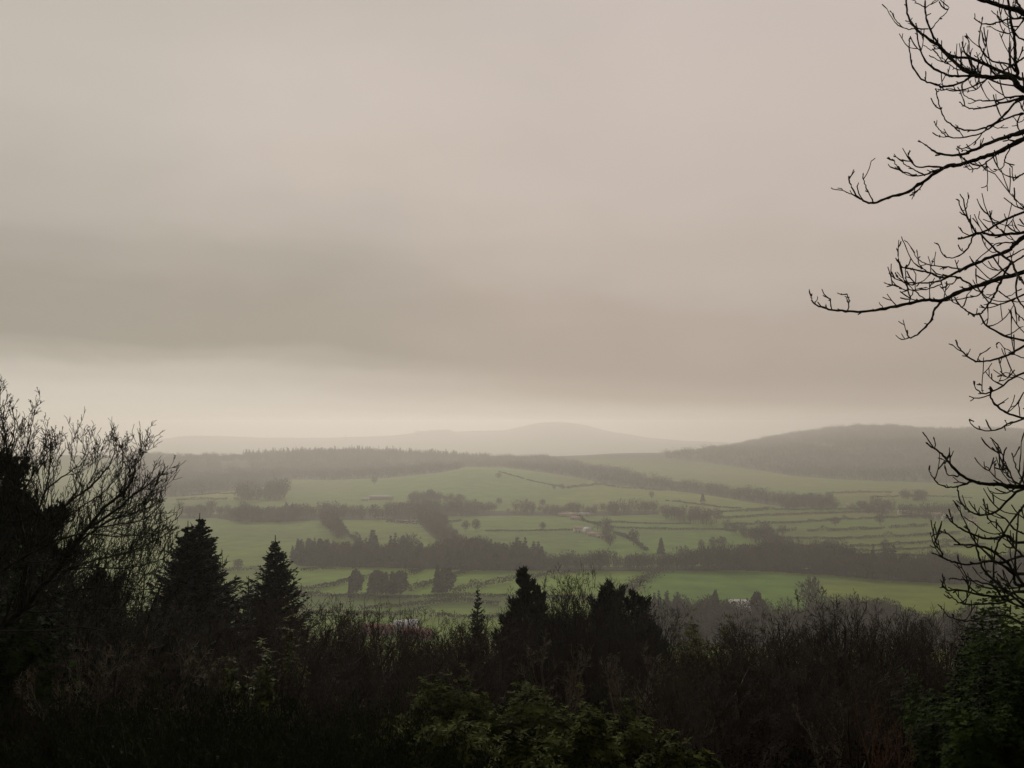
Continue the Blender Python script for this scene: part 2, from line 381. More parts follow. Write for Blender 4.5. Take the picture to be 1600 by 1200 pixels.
def wood(key, name, label, spacing, h, tm, m, seed, cut=None, wid=1., drop=0., hvar=.45):
    g = np.random.default_rng(seed); pl = WOODS[key] if isinstance(key, str) else key
    c = np.array([hit(a, b) for a, b in pl]); x0, y0 = c[:, :2].min(0)-40; x1, y1 = c[:, :2].max(0)+40
    n = int((x1-x0)*(y1-y0)/spacing**2); x = x0+(x1-x0)*g.random(n); y = y0+(y1-y0)*g.random(n); z = H(x, y)
    px, py = proj(x, y, z); ok = inpoly(px, py, pl) & (g.random(n) > drop) & (vnoise(x, y, 26, seed+3) > .16)
    if cut: ok &= cut(px, py, x, y)
    pos = np.stack([x, y, z-.3], 1)[ok]
    hs = h*(1-hvar+2*hvar*g.random(len(pos)))*(.6+.8*vnoise(pos[:, 0], pos[:, 1], 34, seed))
    mb = MB(); scatter(mb, tm, pos, hs, g, wid)
    return link(name, mb.mesh(name, m), kind='stuff', label=label, category='woodland')
wood('valley', 'bare_woodland', 'long dark brown winter woodland crossing the valley behind the bright lower fields', 5.0, 15, T_BARE, FARWOOD, 1, cut=lambda px, py, x, y: ((px > 640) | (vnoise(x, y, 40, 4) > .7)), wid=1.0)
wood('valley', 'conifer_plantation', 'pointed dark conifers packed at the left end of the long valley woodland', 6.0, 17.5, T_CON, FARCON, 2, cut=lambda px, py, x, y: (px < 660) | (vnoise(x, y, 70, 9) > .76), wid=1.2)
wood('near', 'bare_woodland', 'dark leafless woodland below the lowest green field, right of the twin conifers', 5.2, 11.5, T_BARE, FARWOOD, 3, cut=lambda px, py, x, y: px > 1060, wid=1.1)
wood('near', 'conifer_plantation', 'row of small pointed conifers at the left edge of the lowest woodland', 5.5, 13, T_CON, FARCON, 4, cut=lambda px, py, x, y: (px < 1095) | (vnoise(x, y, 30, 9) > .74), wid=1.25)
wood('belt', 'bare_woodland', 'grey leafless tree belt running across the middle of the valley', 9.5, 14, T_BARE, FARWOOD2, 5, cut=lambda px, py, x, y: vnoise(x, y, 50, 12) > .25, wid=1.0)
wood(poly('360,810 395,806 455,808 460,816 420,817 370,815'), 'bare_woodland', 'dark round clump of trees along the far edge of the left field', 7, 14, T_BARE, FARWOOD, 6)
wood(poly('500,806 528,806 526,822 540,845 530,846 505,824'), 'bare_woodland', 'short dark finger of trees running down between two fields left of centre', 7, 13, T_BARE, FARWOOD, 16)
wood('diag', 'bare_woodland', 'dark belt of trees slanting down to the valley woodland', 8, 11, T_BARE, FARWOOD, 7)
wood(poly('640,779 700,779 728,783 722,785 640,786'), 'bare_woodland', 'low brown copse on the big pale field below its brow', 9, 12, T_BARE, FARWOOD2, 8)
wood(poly('372,778 408,778 408,783 372,783'), 'bare_woodland', 'dark misty clump of trees beside the terraced strips', 9, 20, T_BARE, FARWOOD, 18)
wood(poly('412,776 446,776 444,782 412,782'), 'bare_woodland', 'second dark misty clump, rounder, at the corner of the big pale field', 9, 23, T_BARE, FARWOOD, 19)
wood('ridge', 'bare_woodland', 'misty brown woodland along the low ridge behind the big pale fields', 14, 14, T_BARE_S, FARWOOD, 9, wid=1.6, cut=lambda px, py, x, y: (~inpoly(px, py, poly('343,722 388,720 392,733 345,736'))) & ((px < 1000) | (vnoise(x, y, 90, 3) > .3)))
wood(poly('380,716 700,718 760,719 760,716 600,708 500,708 380,712'), 'conifer_plantation', 'jagged misty conifers on the skyline of the low ridge', 22, 19, T_CON_S, FARCON, 10, wid=1.3)
wood('hill', 'bare_woodland', 'misty dark woodland covering the cloud topped hill', 20, 18, T_BARE_S, FARWOOD, 12, wid=1.9, cut=lambda px, py, x, y: vnoise(x, y, 260, 21) > .18)
wood(poly('650,676 705,674 706,680 650,682'), 'bare_woodland', 'faint wooded bumps on the far skyline left of the domed hill', 26, 22, T_BARE_S, FARWOOD, 71, wid=2)
wood(poly('270,683 345,680 345,684 270,688'), 'bare_woodland', 'faint line of trees on the far flat topped hill at the left', 26, 16, T_BARE_S, FARWOOD, 72, wid=2)
for k_, (s, lb) in enumerate([
  ('1205,782 1300,782 1310,800 1230,800', 'misty clump of bare trees at the left edge of the small strip fields'),
  ('1330,792 1385,790 1400,806 1340,806', 'dark trees around the pinkish village houses'),
  ('1405,776 1450,775 1446,785 1410,784', 'faint oval copse below the cloud topped hill'),
  ('1205,862 1320,862 1320,880 1240,884', 'grey bare trees just above the right part of the long woodland'),
  ('1400,800 1500,800 1520,818 1420,814', 'dark village trees between the right hand houses'),
  ('1030,800 1100,806 1130,820 1100,824 1040,812', 'dark brown scrub where the strip fields begin'),
  ('1130,828 1230,836 1240,862 1200,862 1170,845', 'brown scrub corner right of the lone field trees'),
  ('930,826 950,822 952,838 975,856 960,858 935,842', 'dark trees sheltering the whitewashed farmhouse')]):
    wood(poly(s), 'bare_woodland', lb, 11, 12, T_BARE, FARWOOD, 30+k_, drop=.25, wid=1.2)

# ------------------------------------------------------------------ hedges (each one a thing)
def hedge(s, label, h=3.2, wd=3., dens=1., m=None, seed=None):
    pts = [hit(a, b) for a, b in poly(s)]; g = np.random.default_rng(seed or abs(hash(s)) % 9999 if False else sum(ord(c) for c in s))
    P = []
    for a, b in zip(pts[:-1], pts[1:]):
        ln = np.linalg.norm((b-a)[:2]); n = int(ln*9*dens)+4; t = g.random(n)[:, None]
        q = a+(b-a)*t; nr = np.array([-(b-a)[1], (b-a)[0]])/max(ln, 1e-6)
        off = g.normal(size=n)*wd*.3; q[:, :2] += nr*off[:, None]; P.append(q)
    P = np.concatenate(P); h = h*1.35; top = h*(.55+.9*vnoise(P[:, 0], P[:, 1], 14, 3))
    P[:, 2] = H(P[:, 0], P[:, 1])+top*g.random(len(P))**.8*.8
    gap = vnoise(P[:, 0], P[:, 1], 22, 6) > .13; P = P[gap]; top = top[gap]*(1+1.6*np.clip(vnoise(P[:, 0], P[:, 1], 17, 13)-.72, 0, 1)/.28)
    P[:, 2] = H(P[:, 0], P[:, 1])+top*g.random(len(P))**.8*.8
    mb = MB(); D = g.normal(size=P.shape)*.6; D[:, 2] = np.abs(D[:, 2])+.5
    slivers(mb, P, D, 1.6, 1.0, g)
    o = link('hedge', mb.mesh('hedge', m or HEDGE), label=label, category='hedge', group='hedgerows between the fields')
    return o
HED = [
 ('456,926 500,921 560,906 640,900 660,893', 'thick hedge climbing right between two bright lower fields', 3.6, 4),
 ('470,893 530,889 600,886', 'hedge just under the conifer plantation at the left', 3, 3),
 ('640,926 690,906 750,888', 'short slanting hedge right of the dark conifer block', 3.5, 4),
 ('706,928 780,912 860,900 930,892', 'broad hedge slanting up across the bright lower fields at centre', 4, 9),
 ('968,934 1000,912 1035,894', 'broad dark hedge slanting up beside the large smooth green field', 5, 14),
 ('470,931 560,935 660,935 740,933 840,936 960,940', 'long low hedge below the isolated dark conifers', 2.6, 3),
 ('560,955 640,948 720,940 780,946', 'brown hedge in the rough pasture above the red barn', 3, 5),
 ('470,958 600,962 720,966 800,965', 'straggly hedge just behind the foreground thicket top', 2.6, 4),
 ('750,831 850,830 900,829 905,828', 'thin dark hedge across the central field left of the farm', 1.8, 1.6),
 ('900,804 912,815 940,822', 'hedge beside the pinkish farmyard', 3, 5),
 ('950,817 1020,819 1080,819', 'hairline hedge right of the farmyard, the upper one', 1.6, 1.6),
 ('955,826 1040,828 1130,829 1150,832', 'dotted hedge right of the farmyard, the lower one', 2.4, 2.5),
 ('960,834 990,846 1010,862', 'hedge descending from the farmhouse to the woodland', 3.4, 5),
 ('528,820 545,838 560,850', 'hedge trailing down from the short finger of trees', 4, 6),
 ('604,816 650,820 700,818 720,815', 'dark bank beside the white farmhouse', 4, 6),
 ('1105,801 1200,798 1300,797 1400,797', 'topmost long hedge of the strip fields', 2.8, 3.5),
 ('1120,812 1220,806 1330,802 1380,801', 'second long hedge of the strip fields', 3.2, 4.5),
 ('1140,822 1240,818 1340,812 1460,808', 'third long hedge of the strip fields', 2.8, 3.5),
 ('1160,831 1260,831 1340,829 1450,823', 'fourth long hedge of the strip fields', 3.2, 4.5),
 ('1190,842 1300,844 1400,840 1500,834', 'fifth long hedge of the strip fields', 3.0, 4),
 ('1240,855 1330,856 1400,852 1520,846', 'sixth long hedge of the strip fields', 3.0, 4),
 ('1300,864 1380,862 1450,858 1540,852', 'seventh long hedge, just over the long woodland', 2.6, 3),
 ('1330,870 1400,868 1500,872', 'lowest short hedge of the strip fields', 2.2, 2),
 ('1040,783 1120,793 1200,798', 'faint hedge across the pale upper field', 2.2, 2),
 ('880,764 940,758 960,762 1040,768', 'faint tree hedge in a dip of the upper field', 4, 4),
 ('780,738 830,752 890,764', 'faint hedge curving down the big pale field', 2, 2),
 ('285,770 330,766 400,766', 'upper thin hedge of the pale terraced strips', 1.8, 2),
 ('285,775 340,772 402,772', 'middle thin hedge of the pale terraced strips', 1.8, 2),
 ('275,782 340,781 405,781', 'dark lower hedge of the pale terraced strips', 3.5, 5),
 ('340,893 385,892 440,889', 'low hedge between the dark firs at the left', 3, 3),
 ('1010,750 1070,757 1120,766', 'upper edge hedge of the misty right hand slope', 3, 4),
 ('1290,772 1360,770 1420,772', 'faint upper hedge under the hill', 3, 4),
 ('1360,778 1440,776 1520,779', 'faint lower hedge under the hill', 3, 4),
]
for s, lb, h_, w_ in HED: hedge(s, lb, h_, w_)

# ------------------------------------------------------------------ single valley trees
def split_tree(kind, seed):
    g = np.random.default_rng(seed)
    cr = {'bare': far_bare, 'con': far_con, 'round': far_round}[kind]
    mb = cr(seed, 420, .36) if kind == 'bare' else cr(seed, 900, .30) if kind == 'round' else far_con(seed, 18, 14, .22, .75)
    tr = MB(); tube(tr, [[0, 0, 0], [.005, 0, .25], [0, 0, .5]], [.028, .02, .012], 6)
    return mb, tr
TREE_ME = {}
def vtree(kind, px, py, hp, label, m, wid=1., group='single trees among the valley fields'):
    key = (kind, m.name, int(px) % 3)
    if key not in TREE_ME:
        a, b = split_tree(kind, 50+len(TREE_ME)); TREE_ME[key] = (a.mesh('crown', m), b.mesh('trunk', BARK))
    p = hit(px, py); h_ = hp/1600*p[1]
    nm = {'bare': 'bare_tree', 'con': 'conifer_tree', 'round': 'evergreen_tree'}[kind]
    e = link(nm, None, loc=p, rz=px*1.7, s=(h_*wid, h_*wid, h_), label=label, category='tree', group=group)
    link('crown', TREE_ME[key][0], e); link('trunk', TREE_ME[key][1], e)
LOW = [
 ('round', 556, 926, 36, 'narrow rugged conifer standing left of the dark conifer block', FARCON, 1.),
 ('con', 548, 927, 24, 'low conifer bush at the foot of the rugged conifer', FARCON, 1.3),
 ('con', 580, 928, 32, 'conifer at the left end of the dark block of trees in the lower fields', FARCON, 1.4),
 ('round', 590, 928, 38, 'tallest rounded evergreen in the dark block of trees', FARCON, 1.1),
 ('con', 603, 928, 34, 'pointed conifer in the middle of the dark block', FARCON, 1.4),
 ('con', 613, 928, 35, 'pointed conifer right of the middle of the dark block', FARCON, 1.4),
 ('round', 626, 928, 36, 'rounded evergreen closing the right end of the dark block', FARCON, 1.1),
 ('con', 684, 926, 42, 'tall left half of the pair of dark conifers at centre left', FARCON, 1.3),
 ('round', 697, 926, 40, 'bushier right half of the pair of dark conifers at centre left', FARCON, 1.15),
 ('con', 1118, 952, 30, 'rounded conifer left of the pale roofed shed', FARCON, 1.5),
 ('round', 1183, 966, 42, 'oval evergreen right of the pale roofed shed', FARCON, .8),
 ('bare', 1268, 958, 54, 'broad purplish bare tree standing alone on the lowest field edge', FARWOOD, .95),
 ('bare', 728, 831, 17, 'left one of two bare trees in the central field', FARWOOD, 1.),
 ('bare', 744, 831, 19, 'right one of two bare trees in the central field', FARWOOD, 1.),
 ('bare', 848, 829, 13, 'small round tree on the thin hedge of the central field', FARWOOD, 1.),
 ('con', 1033, 866, 26, 'dark upright conifer rising from the valley woodland', FARCON, 1.4),
 ('bare', 990, 852, 24, 'broad brown tree left of the upright woodland conifer', FARWOOD, 1.),
 ('bare', 1096, 862, 18, 'slim bare tree, first of three in the right central field', FARWOOD, .8),
 ('bare', 1114, 862, 22, 'bare tree, second of three in the right central field', FARWOOD, .8),
 ('bare', 1128, 862, 23, 'bare tree, third and widest of three in the right central field', FARWOOD, 1.),
 ('con', 1098, 784, 14, 'lone dark conifer on the pale upper right field', FARCON, 1.6),
 ('bare', 1018, 780, 12, 'faint pair topped tree on the pale upper field', FARWOOD2, 1.),
 ('bare', 780, 790, 12, 'small tree standing above the grey belt at centre', FARWOOD2, 1.1),
 ('bare', 848, 793, 13, 'misty tree standing above the grey belt right of centre', FARWOOD2, 1.1),
 ('bare', 585, 757, 12, 'faint lone tree high on the big pale field', FARWOOD2, 1.),
 ('bare', 779, 748, 9, 'tiny faint tree near the brow of the big pale field', FARWOOD2, 1.4),
 ('bare', 866, 766, 9, 'left of two tiny trees in the dip of the upper field', FARWOOD2, 1.),
 ('bare', 878, 766, 10, 'right of two tiny trees in the dip of the upper field', FARWOOD2, 1.),
 ('con', 447, 806, 22, 'dark conifer standing above the round clump at the left field', FARCON, 1.3),
 ('bare', 372, 892, 18, 'misty bare tree between the two dark firs at the left', FARWOOD2, 1.2),
 ('bare', 1384, 868, 24, 'broad misty tree among the strip fields', FARWOOD, 1.),
 ('bare', 1290, 868, 22, 'grey bare tree at the left of the strip fields', FARWOOD2, 1.),
 ('con', 512, 806, 18, 'conifer at the top of the short finger of trees', FARCON, 1.4),
 ('bare', 1375, 820, 16, 'dark tree in the middle of the strip fields', FARWOOD, 1.3),
 ('bare', 1305, 822, 14, 'dark rounded tree left in the strip fields', FARWOOD, 1.4),
 ('con', 540, 688, 9, 'tiny mast like conifer on the far hazy skyline', FARCON, .5),
]
for t in LOW: vtree(*t)

# ------------------------------------------------------------------ buildings
def boxv(x0, x1, y0, y1, z0, z1):
    V = [(x, y, z) for z in (z0, z1) for x, y in ((x0, y0), (x1, y0), (x1, y1), (x0, y1))]
    return V, [(0, 3, 2, 1), (4, 5, 6, 7), (0, 1, 5, 4), (1, 2, 6, 5), (2, 3, 7, 6), (3, 0, 4, 7)]
def house(nm, px, py, ln, dp, wh, rh, rz, wm, rm, label, cat='farm building', chim=True, wins=3):
    p = hit(px, py); e = link(nm, None, loc=p, rz=R(rz), label=label, category=cat, group='buildings in the valley')
    a, b = ln/2, dp/2; mb = MB(); mb.add(*boxv(-a, a, -b, b, -2, wh))
    gv = [(-a, -b, wh), (-a, b, wh), (-a, 0, wh+rh-.12), (a, -b, wh), (a, b, wh), (a, 0, wh+rh-.12)]
    mb.add(gv, [(0, 1, 2)]); mb.add(gv, [(3, 5, 4)])
    link('wall', mb.mesh('wall', wm), e)
    mb = MB(); o = .35; t = .18
    prof = [(-b-o, wh-o*rh/b), (0, wh+rh), (b+o, wh-o*rh/b), (b+o, wh-o*rh/b+t), (0, wh+rh+t), (-b-o, wh-o*rh/b+t)]
    V = [(x, y, z) for x in (-a-o, a+o) for y, z in prof]
    mb.add(V, [(0, 1, 7, 6), (1, 2, 8, 7), (2, 3, 9, 8), (3, 4, 10, 9), (4, 5, 11, 10), (5, 0, 6, 11), (0, 5, 4, 1), (1, 4, 3, 2), (6, 7, 10, 11), (7, 8, 9, 10)])
    r = link('roof', mb.mesh('roof', rm), e)
    if chim:
        for sx in (-1, 1):
            mb = MB(); mb.add(*boxv(sx*(a-.9)-.4, sx*(a-.9)+.4, -.3, .3, wh+rh-.6, wh+rh+1.1)); link('chimney', mb.mesh('chimney', wm), r)
    for k_ in range(wins):
        x = -a+ln*(k_+.5)/wins; mb = MB()
        if k_ == wins//2 and wins > 1: mb.add(*boxv(x-.5, x+.5, -b-.06, -b+.05, 0.05, 2.1)); link('door', mb.mesh('door', DARKGLASS), e)
        else: mb.add(*boxv(x-.6, x+.6, -b-.06, -b+.05, 1.0, 2.2)); link('window', mb.mesh('window', DARKGLASS), e)
house('farmhouse', 592, 811, 17, 8, 4.6, 3, 8, WHITEW, SLATE, 'white two chimney farmhouse left of centre beside a dark bank', 'house')
house('long_shed', 636, 817, 34, 7, 2.6, 1.6, -6, STONEW, TERRA, 'long low shed on the dark bank right of the white farmhouse', chim=False, wins=4)
house('long_barn', 596, 780, 44, 13, 5, 2.6, 3, STONEW, PALEROOF, 'long pale roofed barn alone high on the field above the tree belt', chim=False, wins=0)
house('cottage', 571, 782, 14, 8, 3, 2, 0, STONEW, PALEROOF, 'small pale cottage at the left end of the long pale roofed barn', 'house', wins=2)
for a in [(884, 807, 22, 9, 3.4, 2.4, 5, STONEW, TERRA, 'pinkish farm building at the left end of the upper farmyard'),
          (897, 808, 17, 9, 4.2, 2.8, -20, STONEW, TERRA, 'pinkish gabled farm building in the middle of the upper farmyard'),
          (910, 806, 24, 9, 3.2, 2.2, 8, STONEW, PALEROOF, 'pale roofed barn at the back right of the upper farmyard'),
          (900, 812, 18, 7, 3.0, 1.8, 2, STONEW, TERRA, 'low pinkish shed in front of the upper farmyard')]:
    house('farm_building', *a, chim=False, wins=2)
house('farmhouse', 904, 831, 13, 8, 4.2, 3, 15, WHITEW, TERRA, 'small whitewashed house at the left of the lower farm group', 'house', wins=3)
house('farmhouse', 919, 833, 14, 8, 4.6, 3.4, -55, WHITEW, PALEROOF, 'bright gable ended farmhouse at the centre of the lower farm group', 'house', wins=3)
for a in [(929, 838, 18, 8, 3, 2, -12, STONEW, TERRA, 'pinkish shed stepping down right of the bright gabled farmhouse'),
          (942, 841, 17, 7, 2.6, 1.8, -10, STONEW, TERRA, 'lowest pinkish shed at the right end of the lower farm group')]:
    house('farm_building', *a, chim=False, wins=2)
house('barn', 1164, 952, 24, 13, 5, 2.6, -6, STONEW, PALEROOF, 'pale metal roofed shed in the woodland right of centre', chim=False, wins=0)
house('lean_to', 1167, 957, 12, 6, 3, 1.6, -6, STONEW, PALEROOF, 'small pale lean-to below the pale metal roofed shed', chim=False, wins=0)
house('barn', 592, 990, 22, 10, 4.2, 2.4, -16, REDW, REDROOF, 'red sheeted barn, left of the white roofed one, seen through bare twigs', chim=False, wins=0)
house('barn', 634, 987, 17, 12, 5.5, 3.2, 12, WHITEW, PALEROOF, 'pale roofed shed between the red barns behind bare twigs', chim=False, wins=0)
house('barn', 652, 996, 20, 9, 4, 2.4, -14, REDW, REDROOF, 'red barn in front of the pale roofed shed behind bare twigs', chim=False, wins=0)
for a in [(1384, 799, 13, 8, 4.5, 3, 10, STONEW, TERRA, 'pinkish village house at the left among dark trees'),
          (1412, 804, 18, 9, 4.2, 2.8, -10, WHITEW, PALEROOF, 'pale village house right of the pinkish one'),
          (1478, 812, 12, 8, 5, 3, 30, WHITEW, TERRA, 'whitish village house seen through the right hand twigs'),
          (1462, 808, 14, 8, 4, 3, 0, STONEW, TERRA, 'dull village house left of the whitish one behind the twigs'),
          (1326, 793, 12, 8, 4, 2.6, 0, STONEW, TERRA, 'faint small house at the left edge of the village'),
          (1520, 819, 12, 8, 4, 2.6, -20, WHITEW, TERRA, 'house at the right end of the village behind the twigs')]:
    house('village_house', *a[:9], a[9], 'house')
house('cottage', 1259, 888, 9, 7, 4, 3, 40, WHITEW, SLATE, 'tiny white cottage half buried in the right part of the long woodland', 'house')

# ------------------------------------------------------------------ FOREGROUND
def ground_at(px, Y):
    x = (px-800)/1600*Y; return np.array([x, Y, float(H(x, Y))])
# --- bare shrub and tree shapes, one metre high, shared
def bare_template(seed, style):
    g = np.random.default_rng(seed); mb = MB()
    if style == 'thicket':                     # many upright stems
        for i in range(9):
            a = g.random()*6.28; lean = .12+.45*g.random()
            grow(mb, np.array([math.cos(a)*.04, math.sin(a)*.04, 0]), nrm(np.array([math.cos(a)*lean, math.sin(a)*lean, 1.])), .62+.3*g.random(), .011, 3, g,
                 up=.4, wob=.16, kids=4, ang=.55, seg=.08, ratio=.54, rmin=.0012, start=.25)
    else:                                      # one trunk dividing
        n = 4; d = np.array([g.normal()*.08, g.normal()*.08, 1.]); d = nrm(d); p = np.zeros(3); hh = .28
        tube(mb, [p, p+d*hh*.5, p+d*hh], [.026, .02, .018], 6)
        for i in range(5):
            a = i*1.26+g.random(); lean = .35+.55*g.random()
            grow(mb, p+d*hh*(.75+.06*i), nrm(np.array([math.cos(a)*lean, math.sin(a)*lean, 1.])), .5+.25*g.random(), .017, 4, g,
                 up=.5, wob=.16, kids=4, ang=.7, seg=.07, ratio=.56, rmin=.0012, start=.25)
    V = np.concatenate(mb.V); top = V[:, 2].max()
    for a in mb.V: a /= top
    return mb
THICK = [bare_template(100+i, 'thicket').mesh('stems', BARK2) for i in range(4)]
TREEB = []
for i in range(4): TREEB.append(bare_template(200+i, 'tree').mesh('crown', BARK2))
def with_mat(me, m):
    c = me.copy(); c.materials[0] = m; return c
TRUNK = MB(); tube(TRUNK, [[0, 0, -.05], [.003, 0, .1], [0, .003, .26]], [.03, .024, .019], 8); TRUNK = TRUNK.mesh('trunk', BARK)
THICKP = [with_mat(a, OLIVEBARK) for a in THICK]
def bare(px, Y, top, label, group, style='thicket', wid=1., me=None, m=None, k_=[0]):
    k_[0] += 1; p = ground_at(px, Y); topz = W(px, top, Y)[2]; h_ = max(1.2, topz-p[2]); i = k_[0] % 4
    if style == 'thicket':
        me_ = THICK[i]
        if m is None and k_[0] % 6 == 0: me_ = THICKP[i]
        return link('bare_shrub', me_ if m is None else with_mat(me_, m), loc=p, rz=k_[0]*2.4, s=(h_*wid, h_*wid, h_), label=label, category='shrub', group=group)
    e = link('bare_tree', None, loc=p, rz=k_[0]*2.4, s=(h_*wid, h_*wid, h_), label=label, category='tree', group=group)
    link('crown', TREEB[i] if m is None else with_mat(TREEB[i], m), e); link('trunk', TRUNK, e)
    return e
g0 = np.random.default_rng(5)
# silhouette rows of the thicket: (x, top) profiles, then lower rows in front
PROF = {
 'left': ('brown upright bare shrub in the thicket left of the tall cypress', 'thicket left of centre', [(470, 948), (500, 936), (520, 930), (545, 945), (560, 950), (590, 968), (610, 985), (640, 990), (660, 985), (690, 965), (720, 955), (745, 965), (770, 975)], 55),
 'right': ('brown leafless shrub in the thicket right of the dark pines', 'thicket right of centre', [(1060, 1010), (1090, 985), (1130, 990), (1150, 975), (1190, 965), (1230, 985), (1290, 962), (1320, 958), (1360, 955), (1400, 945), (1430, 948), (1460, 960), (1490, 965)], 42),
}
for key, (lb, gp, pr, Y0) in PROF.items():
    xs = [a for a, _ in pr]; ys = [b for _, b in pr]
    for r_, (dY, dtop, step) in enumerate([(0, 0, 21), (-9, 24, 24), (-17, 55, 30), (-25, 95, 40)]):
        x = xs[0]-10+g0.random()*10
        while x < xs[-1]+10:
            Y = Y0+dY+g0.normal()*3
            bare(x, Y, np.interp(x, xs, ys)+dtop+g0.normal()*9-(12 if r_ == 0 else 30), lb, gp, 'thicket' if g0.random() < .35 else 'tree', wid=1.15 if r_ else .8)
            x += step*(.8+.4*g0.random())
for x, Y, t in [(1540, 40, 975), (1600, 38, 970), (1660, 42, 980), (1720, 36, 985), (1780, 40, 975), (1850, 38, 985), (1580, 26, 1020), (1680, 24, 1030), (1780, 24, 1035), (1900, 28, 1010), (-40, 34, 860), (-110, 36, 870), (-190, 34, 900), (-60, 24, 930), (-150, 22, 950), (-260, 30, 920)]:
    bare(x, Y, t, 'leafless shrub continuing the scrub beyond the edge of the view', 'scrub beyond the view', 'tree', 1.2)
# under the firs and between
for x, Y, t in [(250, 44, 960), (300, 40, 985), (350, 38, 990), (400, 42, 985), (440, 40, 965), (470, 46, 955), (380, 34, 1010), (320, 30, 1030), (270, 28, 1010), (430, 30, 1020), (520, 30, 1040), (200, 26, 960), (150, 24, 930), (90, 22, 950), (220, 22, 1000), (40, 20, 980), (130, 18, 1040), (300, 22, 1070), (370, 24, 1080), (60, 14, 1060)]:
    bare(x, Y, t-(55 if 240 < x < 490 else 30), 'reddish brown bare shrub below the dark firs at the left', 'scrub below the left firs', 'thicket' if int(x) % 3 == 0 else 'tree', 1.15)
for x, Y, t in [(700, 52, 1000), (740, 50, 1010), (780, 50, 1000), (820, 48, 1010), (860, 46, 985), (900, 48, 960), (930, 46, 990), (1000, 46, 990), (1040, 44, 1010), (960, 40, 1040), (1010, 36, 1060), (1060, 34, 1040), (760, 40, 1040), (700, 38, 1050), (660, 36, 1040), (1100, 28, 1070), (1160, 26, 1060), (1000, 28, 1090), (1240, 24, 1070), (1330, 22, 1060), (1400, 20, 1070), (1060, 22, 1120), (1180, 18, 1130), (1300, 17, 1120), (1440, 16, 1110), (1000, 20, 1130)]:
    bare(x, Y, t-15, 'dark bare shrub among the undergrowth below the central pines', 'scrub below the central trees', 'thicket' if int(x) % 3 == 0 else 'tree', 1.1)
for x, Y, t in [(20, 26, 800), (75, 27, 790), (125, 26, 800), (175, 27, 830), (225, 29, 865), (262, 30, 885), (100, 23, 860), (195, 24, 870), (250, 26, 900), (30, 21, 880), (150, 20, 910)]:
    bare(x, Y, t, 'dark fine twigged tree behind the fan shaped bare crown at the left', 'dark twiggy trees behind the bare crown', 'tree', 1.15, m=BARK)
# single bare trees that stand out
bare(1335, 30, 925, 'twisted bare tree with spreading crown rising over the right thicket', 'standout bare trees', 'tree', 1.15, m=BARK)
bare(1235, 34, 930, 'angular bare tree left of the twisted one over the right thicket', 'standout bare trees', 'tree', .9, m=BARK)
bare(1152, 36, 962, 'leaning thin bare tree at the left of the right thicket', 'standout bare trees', 'tree', .7, m=BARK)
bare(902, 60, 902, 'tall thin twiggy tree between the cypress and the pine', 'standout bare trees', 'tree', .55)
bare(868, 58, 925, 'broad twiggy tree leaning on the right flank of the cypress', 'standout bare trees', 'tree', .9)
for x, Y, t in [(862, 61, 905), (880, 60, 912), (895, 57, 922), (912, 61, 900), (930, 59, 908), (978, 57, 922), (1000, 56, 930), (1022, 54, 948), (1040, 50, 985), (770, 58, 960), (752, 55, 975), (845, 56, 935)]:
    bare(x, Y-6, t-22, 'dark upright bare tree merged into the cypress and pine clump at centre', 'dark bare trees in the central clump', 'tree', .75, m=BARK)
bare(915, 58, 915, 'dense brown tree filling the gap between cypress and pine', 'standout bare trees', 'tree', .95)
bare(975, 60, 912, 'twiggy crown rising just right of the tufted pine', 'standout bare trees', 'tree', .7)
bare(1025, 54, 955, 'rounded bare crown at the right foot of the pine group', 'standout bare trees', 'tree', 1.0)
bare(785, 62, 945, 'bare crown pressed against the left flank of the cypress', 'standout bare trees', 'tree', .8)
bare(885, 64, 908, 'slender bare tree beside the tall cypress', 'standout bare trees', 'tree', .5)
bare(925, 66, 898, 'twiggy upright tree left of the tufted pine', 'standout bare trees', 'tree', .6)
bare(945, 62, 905, 'grey twiggy tree hugging the tufted pine', 'standout bare trees', 'tree', .6)
bare(556, 50, 922, 'single tall sapling sticking out of the left thicket', 'standout bare trees', 'tree', .5)
bare(620, 50, 938, 'forked sapling in front of the pale roofed shed', 'standout bare trees', 'tree', .7)
bare(672, 48, 950, 'sapling right of the red barns', 'standout bare trees', 'tree', .8)
bare(870, 30, 985, 'pale barked tree forking above the rhododendrons', 'pale barked trees', 'tree', .8, m=PALEBARK)
bare(118, 17, 985, 'pale twiggy tree in the dark scrub at the far left', 'pale barked trees', 'tree', .9, m=PALEBARK)
bare(235, 22, 965, 'pale grey twiggy tree in front of the dense spruces', 'pale barked trees', 'tree', .9, m=PALEBARK)
bare(1290, 16, 1075, 'pale twiggy tree low in the right thicket', 'pale barked trees', 'tree', .8, m=PALEBARK)
bare(985, 32, 1000, 'pale barked tree right of the forking one, arching to the right', 'pale barked trees', 'tree', .9, m=PALEBARK)
bare(1378, 11, 1085, 'orange stemmed small tree at the bottom of the right thicket', 'pale barked trees', 'tree', .6, m=mat('orange_stem', (.12, .052, .026), .7, .4, 3))

